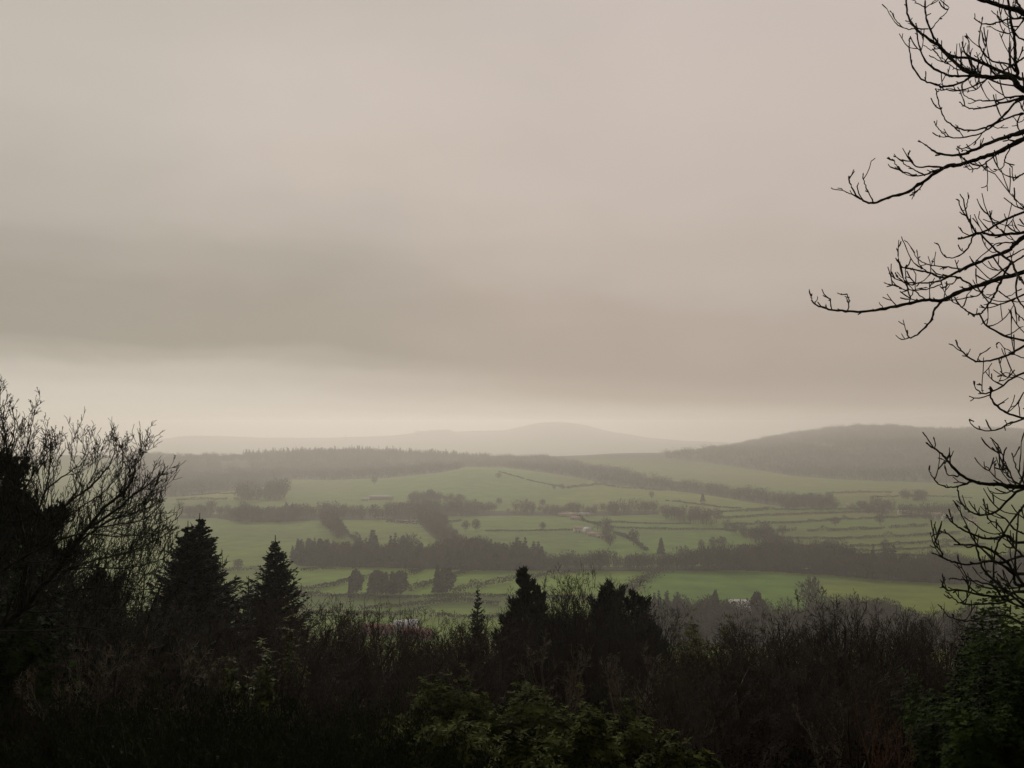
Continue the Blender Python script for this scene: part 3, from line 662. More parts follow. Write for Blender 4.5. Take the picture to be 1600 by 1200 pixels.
# --- conifers seen close
def fir_mesh(seed, H_=17., whorls=36, base=.30, per=8, droop=-.15, curl=.55, dens=1., ncol=FIR, jag=.25):
    g = np.random.default_rng(seed); mb = MB(); P = []; D = []; Ls = []
    for i in range(whorls):
        t = .10+.89*(i/whorls); z = t*H_; rad = H_*base*(1-t)**.9+.06
        for j in range(per):
            a = g.random()*6.28; ln = rad*(1-jag+2*jag*g.random()); n = 6; s = np.linspace(0, 1, n)
            hx, hy = math.cos(a), math.sin(a); zz_ = z+ln*(droop*s+curl*s**2.2)+g.normal()*.08
            B = np.stack([hx*ln*s, hy*ln*s, zz_], 1); tube(mb, B, (.035+.01*ln)*(1-.75*s), 3)
            m_ = int((5+ln*5)*dens); ss = .15+.85*g.random(m_)
            Q = np.stack([np.interp(ss, s, B[:, q]) for q in range(3)], 1); sd_ = g.choice([-1, 1], m_)
            dr = np.stack([hx*.75-hy*sd_*.8, hy*.75+hx*sd_*.8, .18+g.normal(size=m_)*.2], 1)
            P.append(Q); D.append(dr); Ls.append((.28+.30*ln*(1.15-ss))*(.7+.6*g.random(m_))*min(1, .25+rad/1.3))
    P = np.concatenate(P); D = np.concatenate(D); Ls = np.minimum(np.concatenate(Ls), .9)
    slivers(mb, P, D, Ls, .13, g); slivers(mb, P+g.normal(size=P.shape)*.03, D+g.normal(size=D.shape)*.35, Ls*.7, .10, g)
    tube(mb, [[0, 0, H_*.9], [0, 0, H_*.97], [0, 0, H_*1.012]], [.07, .05, .03], 4)
    return mb.mesh('crown', ncol), H_
def trunk_mesh(H_, r=.2):
    mb = MB(); tube(mb, [[0, 0, -.5], [.02, 0, H_*.3], [0, .02, H_*.7], [0, 0, H_*.95]], [r*1.15, r*.9, r*.45, r*.12], 8); return mb.mesh('trunk', BARK)
def conifer(nm, px, Y, top, mesh, label, wid=1., rz=0., m=None):
    me, H_ = mesh; p = ground_at(px, Y); h_ = W(px, top, Y)[2]-p[2]; s = h_/H_
    e = link(nm, None, loc=p, rz=rz, s=(s*wid, s*wid, s), label=label, category='tree', group='dark evergreens on the near slope')
    link('crown', me, e); link('trunk', trunk_mesh(H_), e)
FIRA = fir_mesh(1, whorls=50, per=11, dens=1.3, base=.31, jag=.38); FIRB = fir_mesh(2, whorls=56, base=.37, per=11, droop=-.02, curl=.30, dens=1.6, jag=.40)
FIRC = fir_mesh(3, whorls=34, base=.16, per=8, droop=.1, curl=.5, dens=1.2)
conifer('fir_tree', 432, 88, 840, FIRA, 'symmetrical pointed fir standing clear against the fields at the left', 1.0, .4)
conifer('spruce_tree', 314, 66, 806, FIRB, 'large dense dark spruce behind the bare crown at the left', .95, 1.1)
conifer('spruce_tree', 296, 60, 818, FIRB, 'broader spruce just left of the large dense one', .95, 2.2)
conifer('fir_tree', 391, 84, 903, FIRC, 'small fir tucked left of the symmetrical pointed one', 1.2, .9)
conifer('fir_tree', 747, 84, 916, FIRC, 'narrow conifer standing alone left of the tall cypress', .9, 2.)
# feathery cypress and tufted pines: many upright sprays on a branching frame
def plume_mesh(seed, H_=15., w_=.17, n=5200, up=1.2, ln=.5, wd=.16, nb=60, shape=None, col=CYP):
    g = np.random.default_rng(seed); mb = MB(); P = []; D = []
    shape = shape or (lambda t: (1-t)**.55*(t+.15)**.2)
    for i in range(nb):
        t = .08+.9*(i+g.random())/nb; a = g.random()*6.28; L_ = H_*w_*shape(t)*(.35+.85*g.random())
        p0 = np.array([0, 0, t*H_*.93]); tip = p0+np.array([math.cos(a)*L_, math.sin(a)*L_, L_*(.5+.7*g.random())])
        mid = (p0+tip)/2+np.array([0, 0, -.12*L_]); tube(mb, [p0, mid, tip], [.06, .035, .012], 4)
        m_ = n//nb; s = .25+.75*g.random(m_)[:, None]; q = p0*(1-s)**2+2*mid*s*(1-s)+tip*s**2+g.normal(size=(m_, 3))*L_*.13
        d = (tip-p0)/max(L_, .1)*.5+g.normal(size=(m_, 3))*.45; d[:, 2] += up; P.append(q); D.append(d)
    P = np.concatenate(P); D = np.concatenate(D)
    slivers(mb, P, D, ln*(.6+.8*g.random(len(P))), wd, g)
    return mb.mesh('crown', col), H_*1.0
CYPM = plume_mesh(7, w_=.23, shape=lambda t: (1-t)**.95*(t+.15)**.2+.03, n=9000, ln=.55, wd=.17, nb=90)
PINEM = plume_mesh(8, w_=.30, n=9500, up=.5, ln=.42, wd=.14, nb=80, shape=lambda t: (1-t)**.6*(t+.1)**.3+.04, col=FIR)
conifer('cypress_tree', 820, 74, 872, CYPM, 'tall feathery cypress with a ragged double tip at centre', 1.05, .3)
conifer('cypress_tree', 842, 72, 900, CYPM, 'lower cypress leaning out right of the tall feathery one', 1.0, 1.9)
conifer('cypress_tree', 800, 66, 935, CYPM, 'dark bushy cypress at the foot of the tall feathery one', 1.3, 3.9)
conifer('pine_tree', 957, 72, 900, PINEM, 'tufted pine with rounded top right of centre', 1.05, .3)
conifer('pine_tree', 990, 64, 912, PINEM, 'darker pine in front and right of the tufted one', 1.0, 2.3)
conifer('pine_tree', 1003, 56, 962, PINEM, 'low spreading pine at the right foot of the pine group', 1.1, 4.3)
conifer('yew_tree', 905, 62, 950, PINEM, 'dark evergreen low between the cypress and the pines', .8, .7)
conifer('yew_tree', 938, 66, 915, PINEM, 'dark evergreen at the left foot of the tufted pine', .75, 2.7)
conifer('yew_tree', 866, 62, 955, PINEM, 'dark evergreen at the right foot of the feathery cypress', .9, 5.1)
conifer('yew_tree', 1018, 56, 968, PINEM, 'dark evergreen at the lower right end of the pine group', 1.0, 3.1)
conifer('yew_tree', 735, 50, 1015, PINEM, 'black low evergreen behind the rhododendrons', 1.3, 4.3)
conifer('yew_tree', 800, 46, 1020, PINEM, 'black broad evergreen between the rhododendrons and the cypress', 1.3, 1.3)
conifer('yew_tree', 60, 30, 850, PINEM, 'dark evergreen inside the bare crown at the far left', 1.2, 1.3)
conifer('yew_tree', -5, 34, 672, PINEM, 'tall dark evergreen cut by the left edge of the picture', .9, 2.9)
conifer('yew_tree', 62, 36, 755, PINEM, 'dark evergreen second from the left edge inside the bare crown', 1.2, 1.9)
conifer('yew_tree', 170, 40, 880, PINEM, 'dark evergreen behind the bare crown, below its right side', 1.2, .6)

# --- leafy bushes: rosettes of leaves over uneven mounds
def leafy(seed, n, leaf, wd, rx, ry, rz_, m, per=7, lob=.25, tilt=.35):
    g = np.random.default_rng(seed); mb = MB(); d = nrm(g.normal(size=(n, 3))); d[:, 2] = np.abs(d[:, 2])*1.1-.15
    d = nrm(d); ph = g.random(6)*6.28
    f = 1+lob*(np.sin(d[:, 0]*4+ph[0])*np.cos(d[:, 1]*5+ph[1])+.6*np.sin(d[:, 2]*7+ph[2]+d[:, 0]*6))
    f += lob*.5*np.sin(d[:, 0]*13+ph[3])*np.sin(d[:, 1]*12+ph[4]+d[:, 2]*9)
    f *= (.58+.42*g.random(n)**.45)*(1+.10*g.normal(size=n)*(g.random(n) < .25))
    C = d*f[:, None]*np.array([rx, ry, rz_]); ax = nrm(d*.7+np.array([0, 0, .7])+g.normal(size=(n, 3))*.25)
    A = nrm(np.cross(ax, g.normal(size=(n, 3)))); B = np.cross(ax, A)
    for k_ in range(per):
        a = k_*6.283/per+g.random(n)*.5; D = A*np.cos(a)[:, None]+B*np.sin(a)[:, None]+ax*(tilt+g.normal(size=n)*.25)[:, None]; D = nrm(D)
        S = nrm(np.cross(D, ax)); l_ = leaf*(.7+.5*g.random(n))[:, None]; w2 = wd*(.8+.4*g.random(n))[:, None]
        V = np.stack([C, C+D*l_*.45+S*w2*.5+ax*l_*.06, C+D*l_-ax*l_*.12, C+D*l_*.45-S*w2*.5+ax*l_*.06], 1).reshape(-1, 3)
        mb.add(V, np.arange(n*4).reshape(-1, 4))
    return mb.mesh('leaves', m)
def stems(seed, rx, ry, rz_, n=26):
    g = np.random.default_rng(seed); mb = MB()
    for i in range(n):
        a = g.random()*6.28; q = g.random()**.5*.8; e = np.array([math.cos(a)*rx*q, math.sin(a)*ry*q, rz_*(.85-.3*q)])
        tube(mb, [np.array([0, 0, -.3])+e*.02, e*np.array([.5, .5, .45])+g.normal(size=3)*.1, e], [.05, .035, .012], 4)
    return mb.mesh('stems', BARK)
def bush(nm, px, Y, top, wpx, m, label, seed, leaf=.135, wd=.045, n=2600, group=None, per=7, lob=.25, cat='bush'):
    if nm == 'rhododendron': lob = .15; wpx *= 1.2; top -= 10
    rx = wpx/2/1600*Y; p = ground_at(px, Y); topz = W(px, top, Y)[2]; hz = max(1.0, topz-p[2]-.0)
    e = link(nm, None, loc=p, label=label, category=cat)
    if group: e['group'] = group
    link('leaves', leafy(seed, int(n*1.6) if nm == 'rhododendron' else n, leaf, wd, rx, rx*.9, hz*.93, m, per, lob), e); link('stems', stems(seed, rx, rx*.9, hz*.9), e)
gr = 'rhododendrons at the bottom of the view'
bush('rhododendron', 705, 27, 1072, 190, RHODO, 'tallest rounded rhododendron with pale leaf tips at the bottom centre', 1, group=gr, n=4200)
bush('rhododendron', 850, 24, 1098, 210, RHODO, 'broad rhododendron right of the tallest one', 2, group=gr, n=4200)
bush('rhododendron', 640, 20, 1128, 130, RHODO, 'small rhododendron at the lower left of the tallest one', 3, group=gr, n=2400)
bush('rhododendron', 770, 17, 1145, 200, RHODO, 'lowest rhododendron in front of the other two', 4, group=gr, n=3000)
bush('rhododendron', 950, 22, 1115, 130, RHODO, 'rhododendron at the right end of the row', 5, group=gr, n=2400)
gi = 'ivy clad growth at the right edge'
bush('ivy_bush', 1575, 13, 948, 290, IVY, 'dark ivy mass filling the right edge below the bare branches', 11, .045, .036, 26000, gi, 4, .2)
bush('ivy_bush', 1640, 11, 950, 260, IVY, 'ivy covered growth rising out of the right edge', 12, .045, .036, 24000, gi, 4, .2)
bush('ivy_bush', 1480, 14, 1070, 170, IVY, 'lower ivy mound stepping out left of the main ivy mass', 13, .045, .036, 14000, gi, 4, .2)
bush('ivy_bush', 1570, 10, 1100, 260, IVY, 'ivy mound in the bottom right corner', 14, .04, .032, 24000, gi, 4, .2)
bush('ivy_bush', 30, 19, 915, 150, IVY, 'dark ivy around the foot of the bare tree at the left edge', 15, .10, .08, 5000, 'ivy at the left', 4, .3)
DARKIVY = mat('dark_ivy', (.008, .010, .005), .9, .5, 2, spec=.03)
gy = 'yellowish shrubs in the scrub'
for i, (px, Y, top, wp, lb) in enumerate([(375, 34, 1062, 44, 'yellow green shrub, brightest of those below the dark firs'), (318, 36, 1035, 40, 'dull yellow green shrub left of the brightest one'), (445, 40, 1008, 34, 'small yellowish shrub below the symmetrical fir'),
        (418, 31, 1065, 50, 'olive shrub right of the brightest yellow one'), (1075, 52, 1008, 60, 'yellow green shrub behind bare twigs right of the pines'), (1095, 50, 1030, 60, 'lower yellow green shrub behind bare twigs right of the pines'), (1120, 54, 1012, 44, 'yellow green shrub at the right of the pair behind bare twigs'), (1060, 46, 1075, 40, 'small yellowish shrub below the pair behind bare twigs')]):
    bush('yellow_shrub', px, Y-5, top+(12 if px < 600 else -4), wp*1.7, YELLOWLEAF, lb, 30+i, .20, .09, 2600, gy, 4, .35)
# gorse along the bottom left
def gorse_mesh(seed):
    g = np.random.default_rng(seed); n = 12000; mb = MB(); c = g.normal(size=(40, 3))*np.array([.5, .5, .0]); k_ = g.integers(0, 40, n)
    h_ = .65+.5*g.random(40); t = g.random(n); P = c[k_]*(.5+.6*t[:, None])+g.normal(size=(n, 3))*.055; P[:, 2] = h_[k_]*t
    D = g.normal(size=(n, 3))*.4; D[:, 2] += .9; slivers(mb, P, D, .06, .013, g)
    for j in range(40): tube(mb, [c[j]*.1, c[j]*.8+np.array([0, 0, h_[j]*.5]), c[j]*1.1+np.array([0, 0, h_[j]])], [.012, .01, .004], 3)
    return mb.mesh('gorse_bush', GORSE)
GM = [gorse_mesh(i) for i in range(3)]
RB = [(600, 15, 1165, 90), (690, 15, 1150, 120), (900, 16, 1140, 130), (1000, 18, 1140, 110), (1060, 15, 1165, 120), (830, 14, 1170, 140)]
for i, (px, Y, top, wp) in enumerate(RB): bush('rhododendron', px, Y, top, wp, RHODO, 'low rhododendron in the dark front edge of the row', 60+i, group=gr, n=1500)
for i in range(34):
    px = -20+i*19.5+g0.normal()*8; Y = 11+g0.random()*9; top = 1128+g0.random()*50-(18 if px < 60 else 0)+(30 if px > 560 else 0)
    p = ground_at(px, Y); h_ = W(px, top, Y)[2]-p[2]
    link('gorse_bush', GM[i % 3], loc=p, rz=i*1.3, s=max(h_, .8), label='dark green spiky gorse bush along the bottom left', category='bush', group='gorse along the bottom left')
# bramble and dead growth over the near slope
def undergrowth():
    g = np.random.default_rng(77); n = 300000; Y = 6+94*g.random(n)**1.2; x = (g.random(n)*1.5-.75)*(Y+4); h_ = (.4+1.3*vnoise(x, Y, 5, 4))*np.clip(Y/18, .45, 1.6)
    P = np.stack([x, Y, H(x, Y)+h_*g.random(n)], 1); D = g.normal(size=(n, 3)); D[:, 2] = np.abs(D[:, 2])
    mb = MB(); slivers(mb, P, D, .03+.0024*Y, .01+.0010*Y, g)
    link('undergrowth', mb.mesh('undergrowth', BRAMBLE), kind='stuff', label='dark bramble and bracken undergrowth covering the near slope', category='undergrowth')
undergrowth()

# --- the two bare trees traced limb by limb
def traced(name, label, group, limbs, Ybase, trunk_pts, trunk_r, seed, twig, m, rscale=1., dvar=.5, shift=(0, 0)):
    """limbs: (pixel outline, start radius, end radius, distance); given real distance and thickness, then twigs grown in 3D"""
    g = np.random.default_rng(seed); mb = MB()
    tp = np.array(trunk_pts); tf = np.linspace(0, len(tp)-1, 60)
    AP = [np.stack([np.interp(tf, np.arange(len(tp)), tp[:, q]) for q in range(3)], 1)]; AR = [np.interp(tf, np.arange(len(tp)), trunk_r)]
    side = 1 if trunk_pts[0][0] > 0 else -1
    order = sorted(range(len(limbs)), key=lambda i_: -side*float(limbs[i_][0].split(',')[0])-500*limbs[i_][1])
    for s, r0, r1, Y in [limbs[i_] for i_ in order]:
        q = np.array(poly(s))+np.array(shift); n = len(q)
        # curve through the points
        t = np.arange(n); tt = np.linspace(0, n-1, (n-1)*5+1); i = np.clip(tt.astype(int), 0, n-2); f = (tt-i)[:, None]
        q0 = q[np.clip(i-1, 0, n-1)]; q1 = q[i]; q2 = q[i+1]; q3 = q[np.clip(i+2, 0, n-1)]
        c = .5*((2*q1)+(-q0+q2)*f+(2*q0-5*q1+4*q2-q3)*f**2+(-q0+3*q1-3*q2+q3)*f**3)
        A = np.concatenate(AP); Ar = np.concatenate(AR); ax_, ay_ = proj(A[:, 0], A[:, 1], A[:, 2])
        near = np.hypot(ax_-q[0, 0], ay_-q[0, 1]); ni = int(np.argmin(near)); joined = near[ni] < 14
        Y0 = A[ni, 1] if joined else Y
        sl = g.normal()*dvar*min(1., (len(q)-1)/6); Yv = Y0+sl*np.linspace(0, 1, len(c))+np.cumsum(g.normal(size=len(c)))*.012*np.linspace(0, 1, len(c))
        P = np.array([W(a_, b_, yy) for (a_, b_), yy in zip(c, Yv)])
        rr0 = r0*rscale*Y/7
        if joined: link_from = A[ni]
        else:      # carry the limb back to a thicker one, or to the trunk
            ok_ = (Ar > rr0*1.05) & (A[:, 0]*side > P[0, 0]*side+.25); A2, R2 = (A[ok_], Ar[ok_]) if ok_.any() else (A, Ar)
            dz = A2-(P[0]-np.array([0, 0, .35])); ki = int(np.argmin(np.linalg.norm(dz, axis=1))); link_from = A2[ki]
        dd = np.linalg.norm(link_from-P[0])
        if dd > .004:
            tdir = nrm(P[0]-P[1]); mid = P[0]+tdir*dd*.45; w_ = np.linspace(0, 1, 8)[:, None]
            cc = link_from*(1-w_)**2+2*mid*w_*(1-w_)+P[0]*w_**2; rc = np.linspace(rr0*(1.0 if joined else 1.5), rr0, 8)
            tube(mb, cc, rc, 6); AP.append(cc); AR.append(rc)
        P += g.normal(size=P.shape)*.0022*Y/7
        rad = (r0+(r1-r0)*np.linspace(0, 1, len(P))**.8)*rscale*Y/7
        AP.append(P); AR.append(rad.copy())
        rad = rad*(1+.35*(g.random(len(P)) < .4)*g.random(len(P))); tube(mb, P, rad, 6)
        tl = np.linalg.norm(np.diff(P, axis=0), axis=1); cum = np.concatenate([[0], np.cumsum(tl)]); tot = cum[-1]
        T = nrm(np.gradient(P, axis=0))
        pos = twig['gap']*g.random()
        while pos < tot:
            j = min(len(P)-1, int(np.searchsorted(cum, pos)))
            for sd_ in ((-1, 1) if g.random() < twig['pair'] else (1,)):
                v_ = g.normal(size=3); v_ = v_-T[j]*v_.dot(T[j]); v_ /= np.linalg.norm(v_)
                a = twig['ang']*(.7+.6*g.random()); d = T[j]*math.cos(a)+v_*math.sin(a)
                lm = twig['len']*(.35+.9*g.random())*(1.15-.8*pos/tot)
                if g.random() < twig.get('spur', 0): lm = twig['len']*.12*(.5+g.random()); lv = 0
                else: lv = twig['lvl']
                grow(mb, P[j], d, lm, max(rad[j]*.42, twig['rmin']*1.2), lv, g, up=twig['up'], wob=twig['wob'], kids=twig['kids'], ang=.7, seg=twig['seg'], ratio=.5, rmin=twig['rmin'], knob=twig['knob'], start=.3)
            pos += twig['gap']*(.5+g.random())
        # bud at the tip
        tube(mb, [P[-1], P[-1]+T[-1]*.008*Y/7, P[-1]+T[-1]*.022*Y/7], [rad[-1]*1.0, rad[-1]*1.6, rad[-1]*.3], 5)
    # the rest of the crown, on the sides turned away from the view
    for k_ in range(16):
        j = int(18+40*k_/16); a = (-.9+2.2*g.random()) if side > 0 else (math.pi-1.3+2.0*g.random())
        grow(mb, AP[0][j], nrm(np.array([math.cos(a), math.sin(a), .45])), 1.6+1.6*g.random(), AR[0][j]*.32, 3, g, up=.5, wob=.14, kids=4, ang=.7, seg=.2, ratio=.55, rmin=.005, knob=.2, start=.25)
    e = link(name, None, loc=trunk_pts[0], label=label, category='tree')
    if group: e['group'] = group
    off = np.array(trunk_pts[0])
    for a in mb.V: a -= off
    link('crown', mb.mesh('crown', m), e)
    tb = MB(); tp = np.array(trunk_pts)-off; tube(tb, tp, trunk_r, 12); link('trunk', tb.mesh('trunk', BARK), e)
RA = [  # right hand tree: upper tier
 ('1850,230 1700,170 1600,140 1582,122 1545,120 1522,117 1495,100 1470,75 1445,57 1425,38 1417,15 1416,-12', .030, .007, 7.0),
 ('1750,190 1650,140 1600,125 1587,120 1537,100 1517,91 1485,87 1462,62 1450,37 1446,15 1445,-15', .020, .006, 7.3),
 ('1575,122 1525,119 1492,119 1475,115 1450,100 1437,75 1433,50 1432,38', .012, .005, 7.0),
 ('1522,117 1500,130 1475,135 1462,132 1440,124 1425,100 1421,75 1421,61', .011, .005, 7.0),
 ('1452,45 1430,45 1417,45 1402,35 1392,18', .006, .0035, 7.1),
 ('1446,12 1432,4 1420,-4', .005, .003, 7.2), ('1447,12 1456,5 1466,-3', .005, .003, 7.2), ('1455,45 1468,30 1478,20 1483,11', .005, .003, 7.2),
 ('1600,150 1575,152 1557,157 1532,157 1517,155 1502,145', .010, .004, 6.6),
 ('1600,152 1562,162 1545,167 1525,170 1510,167 1500,160', .011, .004, 6.9),
 ('1700,120 1600,154 1585,162 1562,187 1545,197 1522,204 1497,200 1477,187 1467,162 1462,140', .012, .004, 7.4),
 ('1597,177 1562,190 1535,207 1510,214 1485,215 1470,205 1460,191', .010, .004, 6.8),
 ('1850,120 1700,170 1600,205 1577,212 1550,222 1520,235 1500,242 1472,241 1457,235 1447,227', .026, .006, 6.5),
 ('1850,150 1700,180 1600,217 1562,237 1532,247 1500,257 1475,262 1445,282 1420,299 1395,307 1365,317 1350,314 1340,307 1330,292 1326,278', .026, .0055, 6.8),
 ('1475,262 1455,260 1434,261 1425,252 1419,242', .009, .004, 6.8), ('1480,262 1460,267 1440,274 1415,270 1402,261 1396,250', .009, .004, 6.7),
 ('1445,274 1430,266 1415,258 1409,251', .007, .0035, 6.9),
 ('1365,317 1358,303 1352,290 1348,275', .006, .004, 6.8), ('1341,308 1327,302 1318,298 1314,293', .005, .003, 6.8),
 ('1760,60 1650,40 1600,20 1575,12 1550,5 1530,-2 1500,-20', .026, .012, 7.2),
 ('1590,112 1586,98 1586,70 1582,45 1578,20 1575,-10', .016, .009, 7.0), ('1588,112 1575,100 1550,95 1532,75 1530,55 1535,30', .010, .004, 7.0),
 ('1582,45 1590,57 1600,63', .009, .006, 7.0), ('1600,28 1575,30 1560,35 1540,38 1523,30', .009, .004, 7.3), ('1600,30 1585,48 1570,52 1562,35 1559,22', .007, .003, 7.1),
 ('1600,20 1590,5 1582,-10', .012, .009, 6.9), ('1540,225 1515,236 1500,232 1497,230', .006, .003, 6.5),
 ('1562,237 1545,250 1530,262 1515,264 1505,255 1500,242', .007, .003, 7.0), ('1578,232 1570,250 1566,262 1552,268 1542,258', .006, .003, 6.6),
 ('1600,271 1590,276 1583,282 1582,262', .006, .003, 6.6), ('1600,90 1585,100 1560,115 1530,130 1505,140 1480,141 1465,132', .009, .004, 7.5),
 ('1640,175 1598,178 1590,196 1600,215', .007, .005, 7.2),
 ('1600,135 1560,130 1520,112 1495,108 1478,95 1466,88', .008, .003, 6.4), ('1545,120 1525,140 1505,142 1480,138', .006, .003, 6.5),
 ('1522,117 1515,95 1507,82', .007, .004, 7.), ('1525,112 1516,90 1514,68', .006, .004, 7.1), ('1470,75 1455,78 1447,72', .005, .003, 7.2),
 # middle tier
 ('1850,330 1700,390 1600,425 1562,435 1525,447 1497,457 1472,469 1447,469 1417,475 1375,484 1340,487 1310,485 1287,481 1272,474 1267,463', .026, .005, 6.8),
 ('1700,300 1640,340 1600,370 1582,385 1575,392 1540,405 1505,420 1482,432 1465,432 1450,425 1425,420 1407,415 1403,391', .022, .004, 6.9),
 ('1700,300 1600,332 1567,345 1530,364 1515,345 1502,327 1497,312', .014, .004, 6.6),
 ('1505,420 1475,417 1452,414 1435,405 1425,389', .007, .0035, 6.9), ('1447,423 1436,412 1433,394', .005, .003, 6.9),
 ('1530,364 1520,370 1510,392 1490,402 1475,400 1465,380', .008, .004, 6.6), ('1530,364 1557,392 1580,410 1590,430 1600,442', .008, .01, 6.6),
 ('1472,469 1460,485 1455,500 1440,517 1425,528 1419,525 1418,520', .010, .005, 6.8), ('1482,432 1465,440 1440,442 1417,442 1405,436 1399,427', .008, .004, 7.),
 ('1580,410 1567,432 1557,455 1550,467 1535,487 1522,491 1502,480 1492,466', .012, .005, 6.6), ('1640,355 1600,363 1575,366 1550,367 1533,363 1512,370 1500,373', .015, .007, 6.7),
 ('1522,449 1500,435 1482,431', .008, .006, 6.8), ('1530,490 1540,507 1560,520 1585,529 1620,535', .008, .011, 6.6),
 ('1700,480 1600,540 1580,552 1557,561 1532,565 1515,560 1500,545 1494,532', .012, .005, 6.5), ('1528,560 1532,553', .004, .003, 6.5), ('1511,556 1516,547', .004, .003, 6.5),
 ('1700,300 1600,372 1560,380 1540,395 1512,420', .008, .004, 7.2), ('1447,469 1430,455 1415,440 1404,428', .005, .003, 6.8), ('1419,475 1425,460 1430,452 1445,450', .005, .003, 6.9),
 ('1324,485 1327,470 1323,460', .006, .004, 6.8), ('1300,484 1297,467', .005, .004, 6.8), ('1273,474 1278,464', .004, .003, 6.8), ('1380,482 1374,474', .004, .003, 6.8),
 ('1470,445 1440,453 1415,453 1402,448 1384,443', .005, .003, 7.), ('1600,400 1570,420 1545,440 1530,460 1510,465 1480,470 1460,468', .009, .004, 7.2),
 ('1600,460 1565,475 1545,472 1530,455 1510,450', .008, .004, 6.4), ('1590,430 1588,460 1600,480', .008, .007, 6.6), ('1560,455 1580,470 1590,490 1600,500', .006, .005, 6.6),
 ('1495,470 1505,482 1520,492', .006, .005, 6.7), ('1510,325 1513,310 1514,306', .004, .003, 6.6), ('1600,325 1590,322 1583,305', .005, .003, 6.7),
 ('1570,366 1560,356 1555,350 1578,352', .005, .003, 6.7), ('1600,560 1575,548 1560,535 1557,540', .005, .003, 6.6),
 # lower tier
 ('1720,520 1600,582 1580,592 1560,607 1540,615 1527,610 1521,598', .011, .004, 6.7), ('1547,605 1550,625 1565,640 1582,649 1620,655', .007, .010, 6.7), ('1600,594 1570,582 1560,597 1548,591', .004, .003, 6.9),
 ('1720,600 1600,654 1577,661 1560,671 1535,672 1520,665 1514,655', .010, .004, 6.5), ('1573,662 1571,656', .004, .003, 6.5), ('1593,650 1592,630', .004, .003, 6.6), ('1535,614 1534,603', .003, .003, 6.7),
 ('1850,720 1700,745 1600,760 1562,757 1537,756 1522,752 1495,737 1477,715 1462,702 1450,695', .026, .006, 6.6), ('1461,702 1461,687', .005, .004, 6.6), ('1478,717 1483,711', .005, .005, 6.6),
 ('1522,752 1500,759 1482,761 1467,756 1457,745 1452,736', .009, .004, 6.6), ('1495,745 1480,740 1475,725', .006, .003, 6.7),
 ('1720,720 1600,764 1585,772 1565,792 1550,802 1530,804 1512,797 1500,782 1496,762', .014, .005, 6.8), ('1600,740 1590,760 1575,732 1570,720 1562,700 1551,686', .008, .004, 6.6),
 ('1600,755 1590,735 1582,712', .007, .004, 6.4), ('1572,760 1555,745 1542,730', .006, .004, 6.6), ('1600,760 1580,748 1567,735 1562,725', .006, .004, 6.5),
 ('1720,800 1600,847 1575,837 1550,842 1525,837 1500,825 1487,815 1480,806', .015, .005, 6.9), ('1640,900 1600,870 1562,880 1537,860 1522,845 1510,820 1500,800 1492,785', .013, .004, 6.5),
 ('1740,880 1600,897 1575,880 1550,860 1522,852 1500,850 1485,837 1471,830', .016, .005, 6.8), ('1740,900 1600,915 1582,895 1562,880 1542,877 1510,882 1487,877 1470,870 1460,865', .016, .005, 6.7),
 ('1473,865 1460,850 1454,835', .006, .004, 6.7), ('1498,880 1496,870', .003, .003, 6.7), ('1740,950 1600,925 1570,932 1537,930 1500,922 1482,922 1475,917 1472,910', .013, .005, 6.6),
 ('1640,960 1575,940 1550,915 1512,907 1495,905 1485,903', .011, .004, 6.9), ('1640,980 1600,937 1560,942 1525,945 1500,942 1490,935 1482,927', .010, .004, 6.5),
 ('1600,975 1560,960 1520,970 1500,969 1482,962 1470,948', .008, .004, 7.2), ('1620,960 1545,900 1530,870 1522,840', .012, .006, 6.7), ('1620,930 1590,900 1587,860 1592,800', .010, .006, 6.4),
 ('1600,790 1570,830 1555,860 1552,900', .008, .006, 6.9), ('1640,840 1590,830 1570,810 1541,795', .009, .004, 7.1), ('1600,870 1580,850 1560,820 1545,812 1541,800', .007, .004, 7.1), ('1600,940 1570,920 1540,918 1510,900 1497,870', .008, .004, 6.5),
]
base_r = ground_at(1880, 7.2)
TW_R = dict(gap=.115, pair=.35, ang=.8, len=.24, lvl=1, kids=1, seg=.035, up=1.1, rmin=.0036, spur=.55, wob=.13, knob=.7)
trunk_r_pts = [base_r-np.array([0, 0, .3]), base_r+np.array([0, 0, 1.4]), base_r+np.array([-.05, 0, 3.4]), base_r+np.array([.05, .1, 5.4]), base_r+np.array([0, 0, 7.6]), base_r+np.array([.1, .1, 9.5])]
traced('ash_tree', 'large leafless ash whose knobbly upturned branches reach in from the right edge', None, RA, 7, trunk_r_pts, [.25, .21, .175, .14, .10, .04], 3, TW_R, BARK, .80, .35)
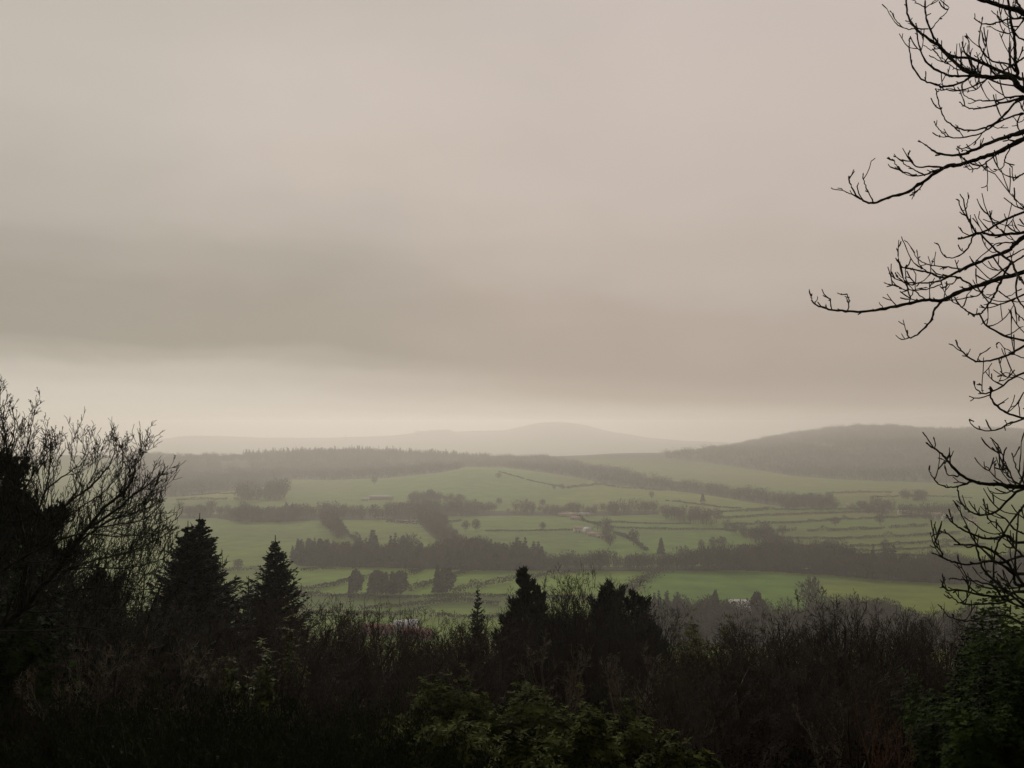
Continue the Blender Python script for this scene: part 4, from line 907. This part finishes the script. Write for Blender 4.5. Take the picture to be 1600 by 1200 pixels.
LA = [
 ('-140,1080 45,930 75,895 100,870 125,835 150,800 175,770 207,742 222,720 225,702', .075, .010, 18),
 ('100,870 130,830 180,790 215,778 240,770 262,756', .035, .007, 17.6), ('150,800 190,775 225,745 245,732 262,715', .030, .006, 18.3),
 ('45,930 60,850 90,800 120,760 155,735 185,700 195,672', .045, .007, 18.4), ('60,850 70,790 85,740 92,700 93,655', .030, .006, 18), ('60,850 45,780 30,720 25,670 14,608', .034, .006, 17.8),
 ('30,720 10,680 -2,640', .02, .006, 18), ('85,740 110,720 140,700 152,682', .02, .005, 18.6), ('150,800 190,795 240,785 262,765', .02, .005, 18.6), ('100,870 160,850 220,835 262,815 284,800', .03, .006, 17.4),
 ('120,760 140,730 134,705', .014, .005, 18), ('90,800 60,760 50,700 62,650 64,618', .024, .005, 18.3), ('100,870 150,860 210,862 262,850 290,830', .02, .005, 17.), ('-60,900 0,820 40,760 75,700 100,668', .035, .006, 17.5),
 ('-60,820 -10,740 20,690 36,650 33,612', .03, .005, 18.6), ('-80,960 0,880 60,840 130,810 200,812 250,808', .04, .006, 17.), ('175,770 205,775 235,760 250,745', .014, .005, 18.), ('207,742 215,712 235,690 237,683', .014, .005, 18.),
 ('150,735 165,705 172,680', .012, .005, 18.3), ('110,790 150,760 180,740 205,705 204,675', .018, .005, 17.8), ('-40,900 30,860 90,850 150,835 200,840 260,828', .025, .005, 17.2),
 ('45,930 120,900 190,890 250,895 290,880', .025, .005, 16.5), ('45,930 110,930 180,925 240,930 280,915', .022, .005, 16.3), ('0,960 80,960 150,955 210,970 262,960', .022, .005, 16), ('20,780 10,720 4,660 2,612', .02, .005, 18.1),
]
base_l = ground_at(-220, 18.)
TW_L = dict(gap=.145, pair=.7, ang=.62, len=.88, lvl=2, kids=4, seg=.12, up=.52, rmin=.0042, spur=.1, wob=.10, knob=.2)
q = W(-140, 1080, 18.)
traced('spreading_bare_tree', 'dense fan of fine bare upswept branches spreading in from the left edge', None, LA, 18, [base_l-np.array([0, 0, .3]), (base_l+q)/2+np.array([-.2, 0, 0]), q], [.34, .27, .19], 4, TW_L, BARK, .33, 1.2, (-14, 26))

# ------------------------------------------------------------------ haze
hm = bpy.data.materials.new('valley_haze'); hm.use_nodes = True; n = hm.node_tree; n.nodes.clear()
ho = n.nodes.new('ShaderNodeOutputMaterial'); pv = n.nodes.new('ShaderNodeVolumePrincipled')
pv.inputs['Color'].default_value = (.99, .952, .90, 1); pv.inputs['Density'].default_value = HAZE_DENSITY; pv.inputs['Anisotropy'].default_value = HAZE_G
n.links.new(pv.outputs[0], ho.inputs['Volume'])
mb = MB(); mb.add(*boxv(-17000, 17000, -300, 15900, -420, 34)); link('haze', mb.mesh('haze', hm), kind='stuff', label='pale damp haze hanging over the whole valley', category='haze')
